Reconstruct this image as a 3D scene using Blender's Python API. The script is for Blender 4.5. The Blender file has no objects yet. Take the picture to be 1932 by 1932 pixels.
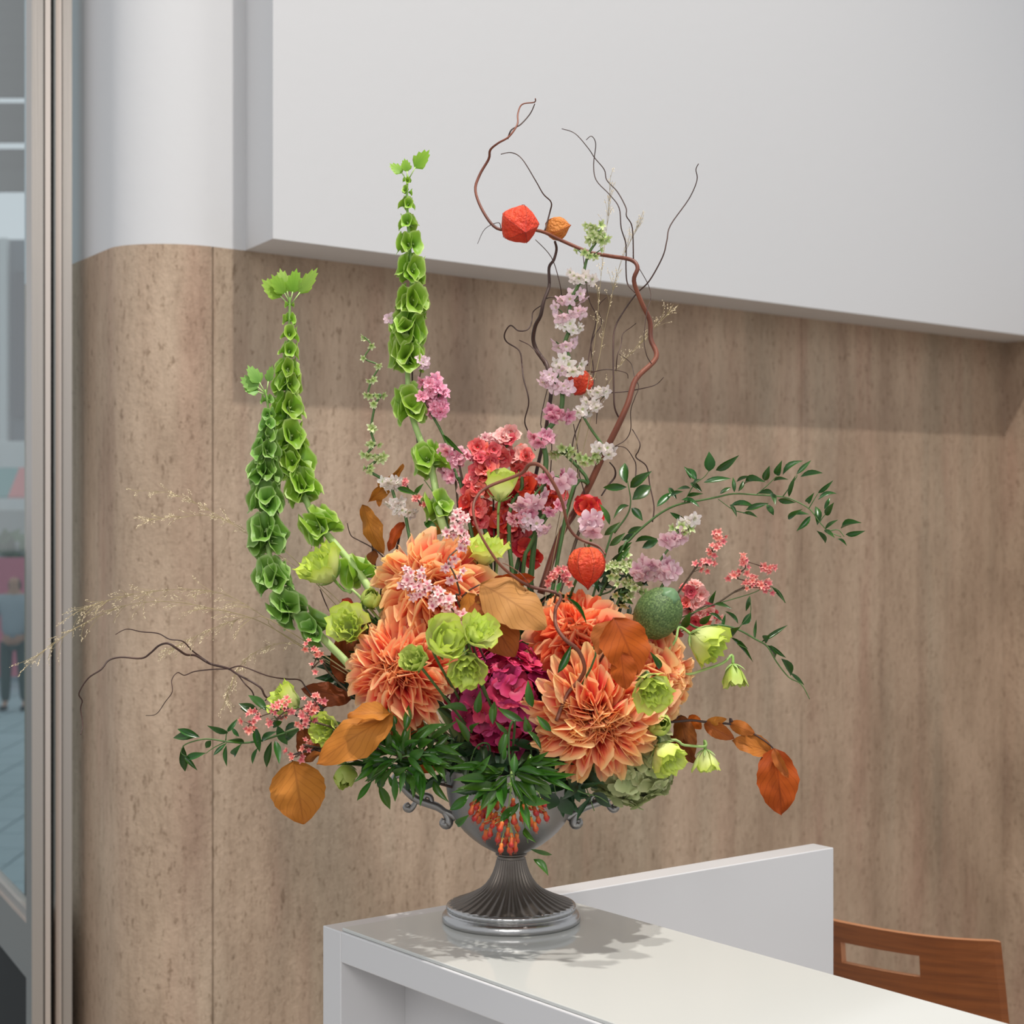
import bpy, bmesh, math, random
from mathutils import Vector, Matrix

# ------------------------------------------------------------------ camera, light, exposure
scene = bpy.context.scene
COL = scene.collection
FOC, HOR, EYE, SUBJ = 3500.0, 920.0, 1.55, 2.1     # focal length and horizon of a 1932 px frame, eye height, subject distance

cam_data = bpy.data.cameras.new('camera')
cam = bpy.data.objects.new('camera', cam_data)
COL.objects.link(cam)
cam.location = (0, 0, EYE)
cam.rotation_euler = (math.radians(90), 0, 0)
cam_data.sensor_width = 36.0
cam_data.lens = 36.0 * FOC / 1932.0
cam_data.shift_y = -(966.0 - HOR) / 1932.0
cam_data.clip_end = 300
cam_data.dof.use_dof = True
cam_data.dof.focus_distance = 2.06
cam_data.dof.aperture_fstop = 11.0
scene.camera = cam

world = bpy.data.worlds.new('daylight')
scene.world = world
world.use_nodes = True
bg = world.node_tree.nodes['Background']
bg.inputs[0].default_value = (0.93, 0.96, 1.0, 1)
bg.inputs[1].default_value = 0.74

def lamp(name, kind, loc, aim, energy, color, **kw):
    d = bpy.data.lights.new(name, kind)
    d.energy = energy
    d.color = color
    for k, v in kw.items():
        setattr(d, k, v)
    o = bpy.data.objects.new(name, d)
    COL.objects.link(o)
    o.location = loc
    o.rotation_euler = (Vector(aim) - Vector(loc)).to_track_quat('-Z', 'Y').to_euler()
    return o

lamp('ceiling_spotlight', 'SPOT', (1.44, 0.62, 7.9), (0.1, 3.2, 1.2), 1280, (1.0, 0.95, 0.89), spot_size=math.radians(78), spot_blend=0.8, shadow_soft_size=0.07)
lamp('accent_spotlight', 'SPOT', (0.45, 1.5, 4.9), (0.03, 2.0, 1.2), 330, (1.0, 0.95, 0.88), spot_size=math.radians(24), spot_blend=0.7, shadow_soft_size=0.04)
lamp('front_fill_light', 'AREA', (-0.3, -2.0, 3.4), (0.1, 2.3, 1.2), 70, (1.0, 0.97, 0.94), shape='RECTANGLE', size=2.4, size_y=1.4)  # unseen fill lamp added behind the camera to brighten surfaces facing it

scene.view_settings.view_transform = 'Standard'
scene.view_settings.look = 'None'
scene.view_settings.gamma = 1.0
scene.view_settings.use_curve_mapping = False
scene.view_settings.exposure = 0.0

# ------------------------------------------------------------------ helpers
def lin(c):
    c = c / 255.0
    return c / 12.92 if c <= 0.04045 else ((c + 0.055) / 1.055) ** 2.4

def rgb(r, g, b):
    return (lin(r), lin(g), lin(b), 1.0)

def spot(px, py, d=0.0):
    """world point seen at this place of the photograph, d metres behind the middle of the arrangement"""
    Y = SUBJ + d
    return Vector(((px - 966.0) / FOC * Y, Y, EYE - (py - HOR) / FOC * Y))

PX = SUBJ / FOC          # one photograph pixel at the subject distance, in metres

def on_height(px, py, z):
    Y = (EYE - z) * FOC / (py - HOR)
    return Vector(((px - 966.0) / FOC * Y, Y, z))

MATS = {}
def mat(name, stops, rough=0.5, metal=0.0, transl=0.0, vary=0.0, coord='u', noise=0.0, nscale=(40, 40, 40),
        bump=0.0, bscale=(80, 80, 80), spec=0.5, coat=0.0, veins=None, edge=None):
    """stops: one colour, or [(position, colour), ...] along the uv coordinate u (base to tip)"""
    if name in MATS:
        return MATS[name]
    m = bpy.data.materials.new(name)
    m.use_nodes = True
    nt = m.node_tree
    N, L = nt.nodes, nt.links
    b = N['Principled BSDF']
    b.inputs['Roughness'].default_value = rough
    b.inputs['Metallic'].default_value = metal
    b.inputs['Specular IOR Level'].default_value = spec
    b.inputs['Coat Weight'].default_value = coat
    b.inputs['Coat Roughness'].default_value = 0.08
    out = N['Material Output']
    if isinstance(stops, tuple):
        stops = [(0.0, stops)]
    ramp = N.new('ShaderNodeValToRGB')
    while len(ramp.color_ramp.elements) < len(stops):
        ramp.color_ramp.elements.new(0.5)
    while len(ramp.color_ramp.elements) > len(stops):
        ramp.color_ramp.elements.remove(ramp.color_ramp.elements[-1])
    for e, (p, c) in zip(ramp.color_ramp.elements, stops):
        e.position = p
        e.color = c
    uv = N.new('ShaderNodeUVMap')
    sep = N.new('ShaderNodeSeparateXYZ')
    L.new(uv.outputs[0], sep.inputs[0])
    tc = N.new('ShaderNodeTexCoord')
    src = sep.outputs[0] if coord == 'u' else sep.outputs[1]
    if noise:
        mp = N.new('ShaderNodeMapping')
        mp.inputs['Scale'].default_value = nscale
        L.new(tc.outputs['Object'], mp.inputs[0])
        nz = N.new('ShaderNodeTexNoise')
        nz.inputs['Scale'].default_value = 1.0
        nz.inputs['Detail'].default_value = 4
        L.new(mp.outputs[0], nz.inputs['Vector'])
        ma = N.new('ShaderNodeMath'); ma.operation = 'MULTIPLY_ADD'
        ma.inputs[1].default_value = noise
        L.new(nz.outputs[0], ma.inputs[0])
        if coord == 'none':
            ma.inputs[2].default_value = 0.5 - noise * 0.5
        else:
            su = N.new('ShaderNodeMath'); su.operation = 'SUBTRACT'
            su.inputs[1].default_value = noise * 0.5
            L.new(src, su.inputs[0])
            L.new(su.outputs[0], ma.inputs[2])
        src = ma.outputs[0]
    L.new(src, ramp.inputs[0])
    colr = ramp.outputs[0]
    if edge:
        # paler rim along both sides of a petal
        em = N.new('ShaderNodeMath'); em.operation = 'SUBTRACT'; em.inputs[1].default_value = 0.5
        L.new(sep.outputs[1], em.inputs[0])
        ea = N.new('ShaderNodeMath'); ea.operation = 'ABSOLUTE'; L.new(em.outputs[0], ea.inputs[0])
        er = N.new('ShaderNodeMapRange'); er.inputs[1].default_value = 0.14; er.inputs[2].default_value = 0.44
        er.inputs[3].default_value = 0.0; er.inputs[4].default_value = edge[1]
        L.new(ea.outputs[0], er.inputs[0])
        xm = N.new('ShaderNodeMix'); xm.data_type = 'RGBA'; xm.inputs[7].default_value = edge[0]
        L.new(er.outputs[0], xm.inputs[0]); L.new(colr, xm.inputs[6])
        colr = xm.outputs[2]
    if veins:
        # fine darker lines fanning from the midrib (uv v runs -1..1 across, stored 0..1)
        n, depth, slant = veins
        vm = N.new('ShaderNodeMath'); vm.operation = 'SUBTRACT'; vm.inputs[1].default_value = 0.5
        L.new(sep.outputs[1], vm.inputs[0])
        va = N.new('ShaderNodeMath'); va.operation = 'ABSOLUTE'; L.new(vm.outputs[0], va.inputs[0])
        vs = N.new('ShaderNodeMath'); vs.operation = 'MULTIPLY_ADD'; vs.inputs[1].default_value = -slant
        L.new(va.outputs[0], vs.inputs[0]); L.new(sep.outputs[0], vs.inputs[2])
        vf = N.new('ShaderNodeMath'); vf.operation = 'MULTIPLY'; vf.inputs[1].default_value = n * 2 * math.pi
        L.new(vs.outputs[0], vf.inputs[0])
        vc = N.new('ShaderNodeMath'); vc.operation = 'COSINE'; L.new(vf.outputs[0], vc.inputs[0])
        vp = N.new('ShaderNodeMapRange'); vp.inputs[1].default_value = 0.75; vp.inputs[2].default_value = 1.0
        vp.inputs[3].default_value = 0.0; vp.inputs[4].default_value = depth
        L.new(vc.outputs[0], vp.inputs[0])
        mid = N.new('ShaderNodeMapRange'); mid.inputs[1].default_value = 0.012; mid.inputs[2].default_value = 0.03
        mid.inputs[3].default_value = depth * 1.4; mid.inputs[4].default_value = 0.0
        L.new(va.outputs[0], mid.inputs[0])
        mx = N.new('ShaderNodeMath'); mx.operation = 'MAXIMUM'
        L.new(vp.outputs[0], mx.inputs[0]); L.new(mid.outputs[0], mx.inputs[1])
        dk = N.new('ShaderNodeMix'); dk.data_type = 'RGBA'; dk.blend_type = 'MULTIPLY'
        dk.inputs[7].default_value = (0.45, 0.36, 0.3, 1)
        L.new(mx.outputs[0], dk.inputs[0]); L.new(colr, dk.inputs[6])
        colr = dk.outputs[2]
    if vary:
        oi = N.new('ShaderNodeObjectInfo')
        hs = N.new('ShaderNodeHueSaturation')
        mr = N.new('ShaderNodeMapRange')
        mr.inputs[3].default_value = 1 - vary
        mr.inputs[4].default_value = 1 + vary
        L.new(oi.outputs['Random'], mr.inputs[0])
        L.new(mr.outputs[0], hs.inputs['Value'])
        mr2 = N.new('ShaderNodeMapRange')
        mr2.inputs[3].default_value = 0.5 - vary * 0.07
        mr2.inputs[4].default_value = 0.5 + vary * 0.07
        L.new(oi.outputs['Random'], mr2.inputs[0])
        L.new(mr2.outputs[0], hs.inputs['Hue'])
        L.new(colr, hs.inputs['Color'])
        colr = hs.outputs[0]
    L.new(colr, b.inputs['Base Color'])
    if bump:
        mp2 = N.new('ShaderNodeMapping'); mp2.inputs['Scale'].default_value = bscale
        L.new(tc.outputs['Object'], mp2.inputs[0])
        n2 = N.new('ShaderNodeTexNoise'); n2.inputs['Scale'].default_value = 1.0; n2.inputs['Detail'].default_value = 6
        L.new(mp2.outputs[0], n2.inputs['Vector'])
        bp = N.new('ShaderNodeBump'); bp.inputs['Strength'].default_value = bump; bp.inputs['Distance'].default_value = 0.01
        L.new(n2.outputs[0], bp.inputs['Height'])
        L.new(bp.outputs[0], b.inputs['Normal'])
    if transl:
        tr = N.new('ShaderNodeBsdfTranslucent')
        L.new(colr, tr.inputs[0])
        ms = N.new('ShaderNodeMixShader'); ms.inputs[0].default_value = transl
        L.new(b.outputs[0], ms.inputs[1]); L.new(tr.outputs[0], ms.inputs[2])
        L.new(ms.outputs[0], out.inputs[0])
    MATS[name] = m
    return m

def mesh_from(name, verts, faces, material=None, uvs=None, smooth=True):
    me = bpy.data.meshes.new(name)
    me.from_pydata([tuple(v) for v in verts], [], faces)
    if uvs is not None:
        lay = me.uv_layers.new(name='UVMap')
        vi = [0] * len(me.loops)
        me.loops.foreach_get('vertex_index', vi)
        flat = []
        for i in vi:
            flat.extend(uvs[i])
        lay.data.foreach_set('uv', flat)
    if smooth:
        me.polygons.foreach_set('use_smooth', [True] * len(me.polygons))
    if material:
        me.materials.append(material)
    me.update()
    return me

class Geo:
    """collects verts, faces and uvs of one mesh"""
    def __init__(self):
        self.v, self.f, self.uv = [], [], []
    def grid(self, rows, uvs, closed=False):
        b = len(self.v); nr = len(rows); nc = len(rows[0])
        for r, ur in zip(rows, uvs):
            self.v.extend(r); self.uv.extend(ur)
        for i in range(nr - 1):
            for j in range(nc if closed else nc - 1):
                k = (j + 1) % nc
                self.f.append((b + i * nc + j, b + i * nc + k, b + (i + 1) * nc + k, b + (i + 1) * nc + j))
    def add(self, verts, faces, uv=(0.5, 0.5)):
        b = len(self.v)
        self.v.extend(verts); self.uv.extend([uv] * len(verts))
        self.f.extend([tuple(b + i for i in f) for f in faces])
    def box(self, a, c):
        x0, y0, z0 = a; x1, y1, z1 = c
        self.add([Vector(p) for p in ((x0, y0, z0), (x1, y0, z0), (x1, y1, z0), (x0, y1, z0), (x0, y0, z1), (x1, y0, z1), (x1, y1, z1), (x0, y1, z1))],
                 [(0, 3, 2, 1), (4, 5, 6, 7), (0, 1, 5, 4), (1, 2, 6, 5), (2, 3, 7, 6), (3, 0, 4, 7)])
    def prism(self, plan, z0, z1):
        n = len(plan)
        area = sum(plan[i][0] * plan[(i + 1) % n][1] - plan[(i + 1) % n][0] * plan[i][1] for i in range(n))
        if area < 0:
            plan = plan[::-1]
        self.add([Vector((p[0], p[1], z0)) for p in plan] + [Vector((p[0], p[1], z1)) for p in plan],
                 [tuple(range(n))[::-1], tuple(range(n, 2 * n))] + [(i, (i + 1) % n, n + (i + 1) % n, n + i) for i in range(n)])
    def tube(self, pts, radii, sides=6, smooth=3):
        P = catmull(pts, smooth)
        n = len(P)
        if not isinstance(radii, (list, tuple)):
            radii = [radii, radii]
        rows, uvs = [], []
        t = (P[1] - P[0]).normalized()
        nrm = t.orthogonal().normalized()
        for i, p in enumerate(P):
            t2 = (P[min(i + 1, n - 1)] - P[max(i - 1, 0)])
            if t2.length < 1e-9:
                t2 = t
            t2 = t2.normalized()
            nrm = (nrm - t2 * nrm.dot(t2))
            if nrm.length < 1e-6:
                nrm = t2.orthogonal()
            nrm.normalize()
            bn = t2.cross(nrm)
            q = i / (n - 1) * (len(radii) - 1)
            k = min(int(q), len(radii) - 2)
            r = radii[k] + (radii[k + 1] - radii[k]) * (q - k)
            rows.append([p + (nrm * math.cos(a) + bn * math.sin(a)) * r for a in [2 * math.pi * j / sides for j in range(sides)]])
            uvs.append([(i / (n - 1), j / sides) for j in range(sides)])
            t = t2
        b = len(self.v)
        self.grid(rows, uvs, closed=True)
        self.f.append(tuple(b + j for j in range(sides))[::-1])
        self.f.append(tuple(b + (n - 1) * sides + j for j in range(sides)))
    def lathe(self, prof, segs=32, mod=None, cap=False):
        rows, uvs = [], []
        for i, (r, z) in enumerate(prof):
            row = []
            for j in range(segs):
                a = 2 * math.pi * j / segs
                rr = r * (mod(a, i / (len(prof) - 1)) if mod else 1.0)
                row.append(Vector((rr * math.cos(a), rr * math.sin(a), z)))
            rows.append(row)
            uvs.append([(i / (len(prof) - 1), j / segs) for j in range(segs)])
        b = len(self.v)
        self.grid(rows, uvs, closed=True)
        if cap:
            self.f.append(tuple(b + j for j in range(segs))[::-1])
            self.f.append(tuple(b + (len(prof) - 1) * segs + j for j in range(segs)))
    def mesh(self, name, material, smooth=True):
        return mesh_from(name, self.v, self.f, material, self.uv, smooth)
    def shift(self, off):
        self.v = [v - off for v in self.v]
        return self

def catmull(pts, sub):
    pts = [Vector(p) for p in pts]
    if len(pts) < 3 or sub < 2:
        return pts
    out = []
    for i in range(len(pts) - 1):
        p0 = pts[max(i - 1, 0)]; p1 = pts[i]; p2 = pts[i + 1]; p3 = pts[min(i + 2, len(pts) - 1)]
        for k in range(sub):
            t = k / sub
            out.append(0.5 * ((2 * p1) + (p2 - p0) * t + (2 * p0 - 5 * p1 + 4 * p2 - p3) * t * t + (3 * p1 - p0 - 3 * p2 + p3) * t ** 3))
    out.append(pts[-1])
    return out

def thing(name, label, cat, loc=(0, 0, 0), group=None):
    o = bpy.data.objects.new(name, None)
    COL.objects.link(o)
    o.location = loc
    o.empty_display_size = 0.02
    o['label'] = label
    o['category'] = cat
    if group:
        o['group'] = group
    return o

def put(name, me, parent=None, world_m=None, kind=None, label=None):
    """one object; world_m is its place in the world, stored relative to its parent"""
    o = bpy.data.objects.new(name, me)
    COL.objects.link(o)
    if parent is not None:
        o.parent = parent
    if world_m is not None:
        off = Vector((0, 0, 0))
        p = parent
        while p is not None:
            off += p.location
            p = p.parent
        o.matrix_basis = Matrix.Translation(-off) @ world_m
    if kind:
        o['kind'] = kind
    if label:
        o['label'] = label
    return o

def part(name, geo, material, parent, smooth=False, kind=None, label=None, bevel=0.0):
    """geometry given in world coordinates, stored relative to its parent's location"""
    off = Vector((0, 0, 0))
    p = parent
    while p is not None:
        off += p.location
        p = p.parent
    geo.shift(off)
    o = put(name, geo.mesh(name, material, smooth), parent, None, kind, label)
    if bevel:
        md = o.modifiers.new('bevel', 'BEVEL'); md.width = bevel; md.segments = 2; md.limit_method = 'ANGLE'
    return o

def single(name, geo, material, label, cat, group=None, smooth=True, origin=None, bevel=0.0):
    origin = Vector(origin) if origin is not None else Vector((0, 0, 0))
    geo.shift(origin)
    o = put(name, geo.mesh(name, material, smooth))
    o.location = origin
    o['label'] = label; o['category'] = cat
    if group:
        o['group'] = group
    if bevel:
        md = o.modifiers.new('bevel', 'BEVEL'); md.width = bevel; md.segments = 2; md.limit_method = 'ANGLE'
    return o

def structure(name, geo, material, parent=None, smooth=False):
    if parent is None:
        o = put(name, geo.mesh(name, material, smooth))
        o['kind'] = 'structure'
        return o
    return part(name, geo, material, parent, smooth)

def basis(z, roll=0.0):
    z = Vector(z).normalized()
    up = Vector((0, 0, 1)) if abs(z.z) < 0.95 else Vector((0, 1, 0))
    x = up.cross(z).normalized()
    y = z.cross(x)
    m = Matrix((x, y, z)).transposed()
    return (m @ Matrix.Rotation(roll, 3, 'Z')).to_4x4()

def along(A, B, width, roll=0.0, face=None):
    """matrix that lays a unit leaf (length +X, width Y, face +Z) from A to B, facing the viewer turned by roll"""
    x = (B - A)
    ln = max(x.length, 1e-6)
    x = x.normalized()
    f = Vector(face) if face is not None else Vector((0, -1, 0.35))
    z = f - x * f.dot(x)
    if z.length < 1e-4:
        z = x.orthogonal()
    z.normalize()
    z = Matrix.Rotation(roll, 3, x) @ z
    y = z.cross(x)
    m = Matrix((x * ln, y * width, z * ln)).transposed().to_4x4()
    return Matrix.Translation(A) @ m

# ------------------------------------------------------------------ leaf and petal meshes (unit size, shared)
CACHE = {}
def cached(key, fn):
    if key not in CACHE:
        CACHE[key] = fn()
    return CACHE[key]

PROF = {
    'lance': lambda u: math.sin(math.pi * min(1, max(0, u)) ** 0.78) ** 1.05,
    'beech': lambda u: math.sin(math.pi * min(1, u) ** 0.86) ** 0.72,
    'petal': lambda u: (0.34 + 0.66 * math.sin(min(1.0, u / 0.72) * math.pi / 2)) * (1 - max(0, (u - 0.7) / 0.33) ** 2.4) ** 0.6 if u < 1 else 0.3,
    'round': lambda u: max(0.1, math.sin(math.pi * (0.08 + 0.88 * u) ** 1.0) ** 0.55),
    'spoon': lambda u: 0.3 + 0.7 * math.sin(math.pi * 0.5 * min(1, u / 0.62)) ** 2 if u < 0.62 else max(0.08, math.sqrt(max(0, 1 - ((u - 0.62) / 0.39) ** 2))),
}
def leaf_mesh(material, prof='lance', nu=6, nv=2, fold=0.15, bend=0.3, wave=0.0, serr=0.0, seed=0, twist=0.0):
    def build():
        rnd = random.Random(seed * 7 + 3)
        ph = rnd.uniform(0, 6.28)
        rows, uvs = [], []
        x = z = 0.0
        ang = -bend * 0.5
        for i in range(nu + 1):
            u = i / nu
            w = max(0.03, PROF[prof](u)) * 0.5
            if serr:
                w *= 1 + serr * (1 if i % 2 else -1) * (0 < i < nu)
            row, ur = [], []
            for j in range(2 * nv + 1):
                v = (j - nv) / nv
                y = w * v
                zz = z + fold * abs(v) * w + wave * math.sin(u * 9 + ph + v * 2.2) * abs(v) * 0.5 + wave * 0.5 * math.sin(u * 17 + ph * 2) * v
                tw = twist * u
                row.append(Vector((x, y * math.cos(tw), zz + y * math.sin(tw))))
                ur.append((u, v * 0.5 + 0.5))
            rows.append(row); uvs.append(ur)
            x += math.cos(ang) / nu
            z -= math.sin(ang) / nu
            ang += bend / nu
        g = Geo(); g.grid(rows, uvs)
        return g.mesh('leaf', material)
    return cached(('leaf', material.name, prof, nu, nv, fold, bend, wave, serr, seed, twist), build)

def rosette_mesh(material, n=5, width=0.9, cup=0.35, ruffle=0.0, rings=1, seed=0, prof='round', heart=None, nu=3, tilt=0.0):
    """a small open flower, radius 1, facing +Z, one mesh"""
    def build():
        rnd = random.Random(seed + 11)
        g = Geo()
        for k in range(rings):
            rad = 1.0 - 0.38 * k
            cp = cup + 0.55 * k + tilt
            for p in range(n):
                a0 = 2 * math.pi * (p + 0.5 * k) / n + rnd.uniform(-0.12, 0.12)
                L = rad * rnd.uniform(0.85, 1.1)
                c2 = cp + rnd.uniform(-0.18, 0.18)
                rows, uvs = [], []
                for i in range(nu + 1):
                    u = i / nu
                    w = PROF[prof](u) * width * L * math.pi / n * 0.5
                    e = c2 * (1.0 - 0.5 * u)
                    r = 0.06 + L * u * math.cos(e); z = L * u * math.sin(e)
                    row, ur = [], []
                    for j in (-1, 0, 1):
                        y = w * j
                        zz = z + abs(j) * w * 0.25 + ruffle * math.sin(j * 2.4 + u * 8 + p * 1.7 + seed) * u
                        row.append(Vector((r * math.cos(a0) - y * math.sin(a0), r * math.sin(a0) + y * math.cos(a0), zz)))
                        ur.append((u, j * 0.5 + 0.5))
                    rows.append(row); uvs.append(ur)
                g.grid(rows, uvs)
        if heart:
            b = len(g.v)
            r = heart
            g.v.extend([Vector((0, 0, 0.32 * r + 0.12))] + [Vector((r * math.cos(a), r * math.sin(a), 0.08)) for a in [i * math.pi / 3 for i in range(6)]])
            g.uv.extend([(0.0, 0.5)] * 7)
            g.f.extend([(b, b + 1 + i, b + 1 + (i + 1) % 6) for i in range(6)])
        return g.mesh('floret', material)
    return cached(('ros', material.name, n, width, cup, ruffle, rings, seed, prof, heart, nu, tilt), build)

def cup_petal_mesh(material, r, h, half, flare, ruffle, seed):
    """petal wrapped round the +Z axis: a patch of a cup, unit size"""
    def build():
        rnd = random.Random(seed + 5)
        p1, p2 = rnd.uniform(0, 6), rnd.uniform(0, 6)
        rows, uvs = [], []
        nu, nv = 6, 6
        for i in range(nu + 1):
            u = i / nu
            rho = r * (0.12 + 0.88 * math.sin(min(1, u * 1.25) * math.pi / 2) ** 0.8) + flare * max(0, u - 0.55) ** 1.5 * 3.0
            z = h * u
            row, ur = [], []
            for j in range(nv + 1):
                v = j / nv * 2 - 1
                edge = (1 - abs(v) ** 2.6)
                hw = half * (0.45 + 0.55 * math.sin(min(1, u * 1.5) * math.pi / 2))
                a = v * hw
                zz = z * (1 - 0.32 * (1 - edge) * u * u)
                rr = rho + ruffle * u ** 2.5 * math.sin(v * 6.5 + p1) + 0.03 * abs(v)
                zz += ruffle * 0.8 * u ** 3 * math.sin(v * 9 + p2)
                row.append(Vector((rr * math.cos(a), rr * math.sin(a), zz)))
                ur.append((u, v * 0.5 + 0.5))
            rows.append(row); uvs.append(ur)
        g = Geo(); g.grid(rows, uvs)
        return g.mesh('petal', material)
    return cached(('cup', material.name, r, h, half, flare, ruffle, seed), build)

# ------------------------------------------------------------------ setting
def travertine(name, tint=1.0):
    m = bpy.data.materials.new(name); m.use_nodes = True
    nt = m.node_tree; N, L = nt.nodes, nt.links
    b = N['Principled BSDF']; b.inputs['Roughness'].default_value = 0.62
    b.inputs['Specular IOR Level'].default_value = 0.3
    geo = N.new('ShaderNodeNewGeometry')
    def nz(scale, detail=5, rough=0.55, off=0.0):
        mp = N.new('ShaderNodeMapping'); mp.inputs['Scale'].default_value = scale; mp.inputs['Location'].default_value = (off, off, off)
        L.new(geo.outputs['Position'], mp.inputs[0])
        n = N.new('ShaderNodeTexNoise'); n.inputs['Scale'].default_value = 1; n.inputs['Detail'].default_value = detail; n.inputs['Roughness'].default_value = rough
        L.new(mp.outputs[0], n.inputs['Vector'])
        return n.outputs[0]
    def ramp(src, stops):
        r = N.new('ShaderNodeValToRGB')
        while len(r.color_ramp.elements) < len(stops):
            r.color_ramp.elements.new(0.5)
        for e, (p, c) in zip(r.color_ramp.elements, stops):
            e.position = p; e.color = c
        L.new(src, r.inputs[0])
        return r.outputs[0]
    def mix(f, a, c, mode='MIX', fac=1.0):
        mx = N.new('ShaderNodeMix'); mx.data_type = 'RGBA'; mx.blend_type = mode
        if hasattr(f, 'node'):
            L.new(f, mx.inputs[0])
        else:
            mx.inputs[0].default_value = f
        L.new(a, mx.inputs[6])
        if hasattr(c, 'node'):
            L.new(c, mx.inputs[7])
        else:
            mx.inputs[7].default_value = c
        return mx.outputs[2]
    t = tint
    def c(r, g, bb):
        q = rgb(r, g, bb); return (q[0] * t, q[1] * t, q[2] * t, 1)
    base = ramp(nz((6, 6, 0.5), 6, 0.62), [(0.3, c(172, 147, 127)), (0.43, c(190, 165, 142)), (0.57, c(202, 178, 154)), (0.72, c(176, 148, 128))])
    grey = ramp(nz((5, 5, 0.7), 4, 0.5, 7.0), [(0.5, (0, 0, 0, 1)), (0.7, (0.4, 0.4, 0.4, 1))])
    base = mix(grey, base, c(150, 144, 126))
    pink = ramp(nz((7, 7, 1.1), 4, 0.5, 3.0), [(0.52, (0, 0, 0, 1)), (0.72, (0.45, 0.45, 0.45, 1))])
    base = mix(pink, base, c(184, 144, 124))
    fine = ramp(nz((70, 70, 16.0), 4, 0.75), [(0.32, (0.78, 0.76, 0.74, 1)), (0.52, (1, 1, 1, 1))])
    base = mix(0.75, base, fine, 'MULTIPLY')
    blot = ramp(nz((4, 4, 2.2), 5, 0.6, 5.0), [(0.35, (0.78, 0.76, 0.74, 1)), (0.62, (1.04, 1.04, 1.04, 1))])
    base = mix(1.0, base, blot, 'MULTIPLY')
    pits = ramp(nz((95, 95, 38), 3, 0.7, 2.0), [(0.33, (0.5, 0.45, 0.4, 1)), (0.42, (1, 1, 1, 1))])
    base = mix(0.75, base, pits, 'MULTIPLY')
    L.new(base, b.inputs['Base Color'])
    bp = N.new('ShaderNodeBump'); bp.inputs['Strength'].default_value = 0.75; bp.inputs['Distance'].default_value = 0.008
    L.new(nz((75, 75, 60), 6, 0.7, 2.0), bp.inputs['Height'])
    L.new(bp.outputs[0], b.inputs['Normal'])
    return m

M_TRAV = travertine('travertine_stone')
M_PLASTER = mat('white_plaster', rgb(213, 213, 214), rough=0.85, bump=0.05, bscale=(30, 30, 30), spec=0.2)
M_SOFFIT = M_PLASTER
M_MORTAR = mat('dark_joint', rgb(50, 42, 36), rough=0.9)
M_FLOOR = mat('floor_stone', rgb(168, 160, 150), rough=0.5)
M_STEEL = mat('brushed_steel', rgb(176, 168, 160), rough=0.32, metal=0.75, coord='none', noise=0.0, bump=0.04, bscale=(300, 300, 3))
M_STEEL2 = mat('bright_steel_edge', rgb(208, 196, 186), rough=0.3, metal=0.7)
M_RUBBER = mat('black_gasket', rgb(16, 15, 14), rough=0.7)
M_WHITE = mat('white_laminate', rgb(204, 203, 204), rough=0.22, spec=0.45, coat=0.25)
M_WOOD = mat('oak_veneer', [(0.0, rgb(78, 38, 14)), (0.4, rgb(122, 66, 26)), (0.62, rgb(136, 76, 32)), (1.0, rgb(90, 46, 18))],
             rough=0.45, coord='none', noise=1.0, nscale=(8, 8, 150))
M_WOODEDGE = mat('oak_edge', rgb(190, 128, 84), rough=0.5)
M_PEWTER = mat('pewter_metal', rgb(150, 147, 144), rough=0.36, metal=0.92, coord='none', noise=0.0, bump=0.05, bscale=(60, 60, 60))
M_PEWTERD = mat('dark_patinated_pewter', rgb(116, 108, 101), rough=0.4, metal=0.9)
M_PEWTERB = mat('polished_pewter', rgb(178, 177, 176), rough=0.26, metal=0.95, bump=0.06, bscale=(90, 90, 90))

def pane_mat(name, tint, refl):
    m = bpy.data.materials.new(name); m.use_nodes = True
    nt = m.node_tree; N, L = nt.nodes, nt.links
    N.remove(N['Principled BSDF'])
    t = N.new('ShaderNodeBsdfTransparent'); t.inputs[0].default_value = tint
    g = N.new('ShaderNodeBsdfGlossy'); g.inputs['Roughness'].default_value = 0.06
    f = N.new('ShaderNodeFresnel'); f.inputs[0].default_value = 1.45
    mu = N.new('ShaderNodeMath'); mu.operation = 'MULTIPLY'; mu.inputs[1].default_value = refl
    gm = N.new('ShaderNodeNewGeometry'); inv = N.new('ShaderNodeMath'); inv.operation = 'SUBTRACT'; inv.inputs[0].default_value = 1.0
    L.new(gm.outputs['Backfacing'], inv.inputs[1]); m2 = N.new('ShaderNodeMath'); m2.operation = 'MULTIPLY'
    L.new(f.outputs[0], m2.inputs[0]); L.new(inv.outputs[0], m2.inputs[1])
    L.new(m2.outputs[0], mu.inputs[0])
    ms = N.new('ShaderNodeMixShader')
    L.new(mu.outputs[0], ms.inputs[0]); L.new(t.outputs[0], ms.inputs[1]); L.new(g.outputs[0], ms.inputs[2])
    L.new(ms.outputs[0], N['Material Output'].inputs[0])
    return m
M_PANE = pane_mat('door_glass', (0.86, 0.92, 0.93, 1), 0.8)
M_SHEET = mat('back_painted_glass', rgb(194, 195, 191), rough=0.07, spec=0.5)

WU = Vector((0.675, 0.738)); WN = Vector((0.738, -0.675))     # along the stone wall, and out of it
ZS = EYE + 0.4834                                              # underside of the bulkhead
ZTOP = 4.2
FZ = -0.3                                                      # floor level
CW, CO = -2.955, -2.772
def plan_at(px, c):
    k = (px - 966.0) / FOC
    Y = c / (k * WN.x + WN.y)
    return Vector((k * Y, Y))

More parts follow.
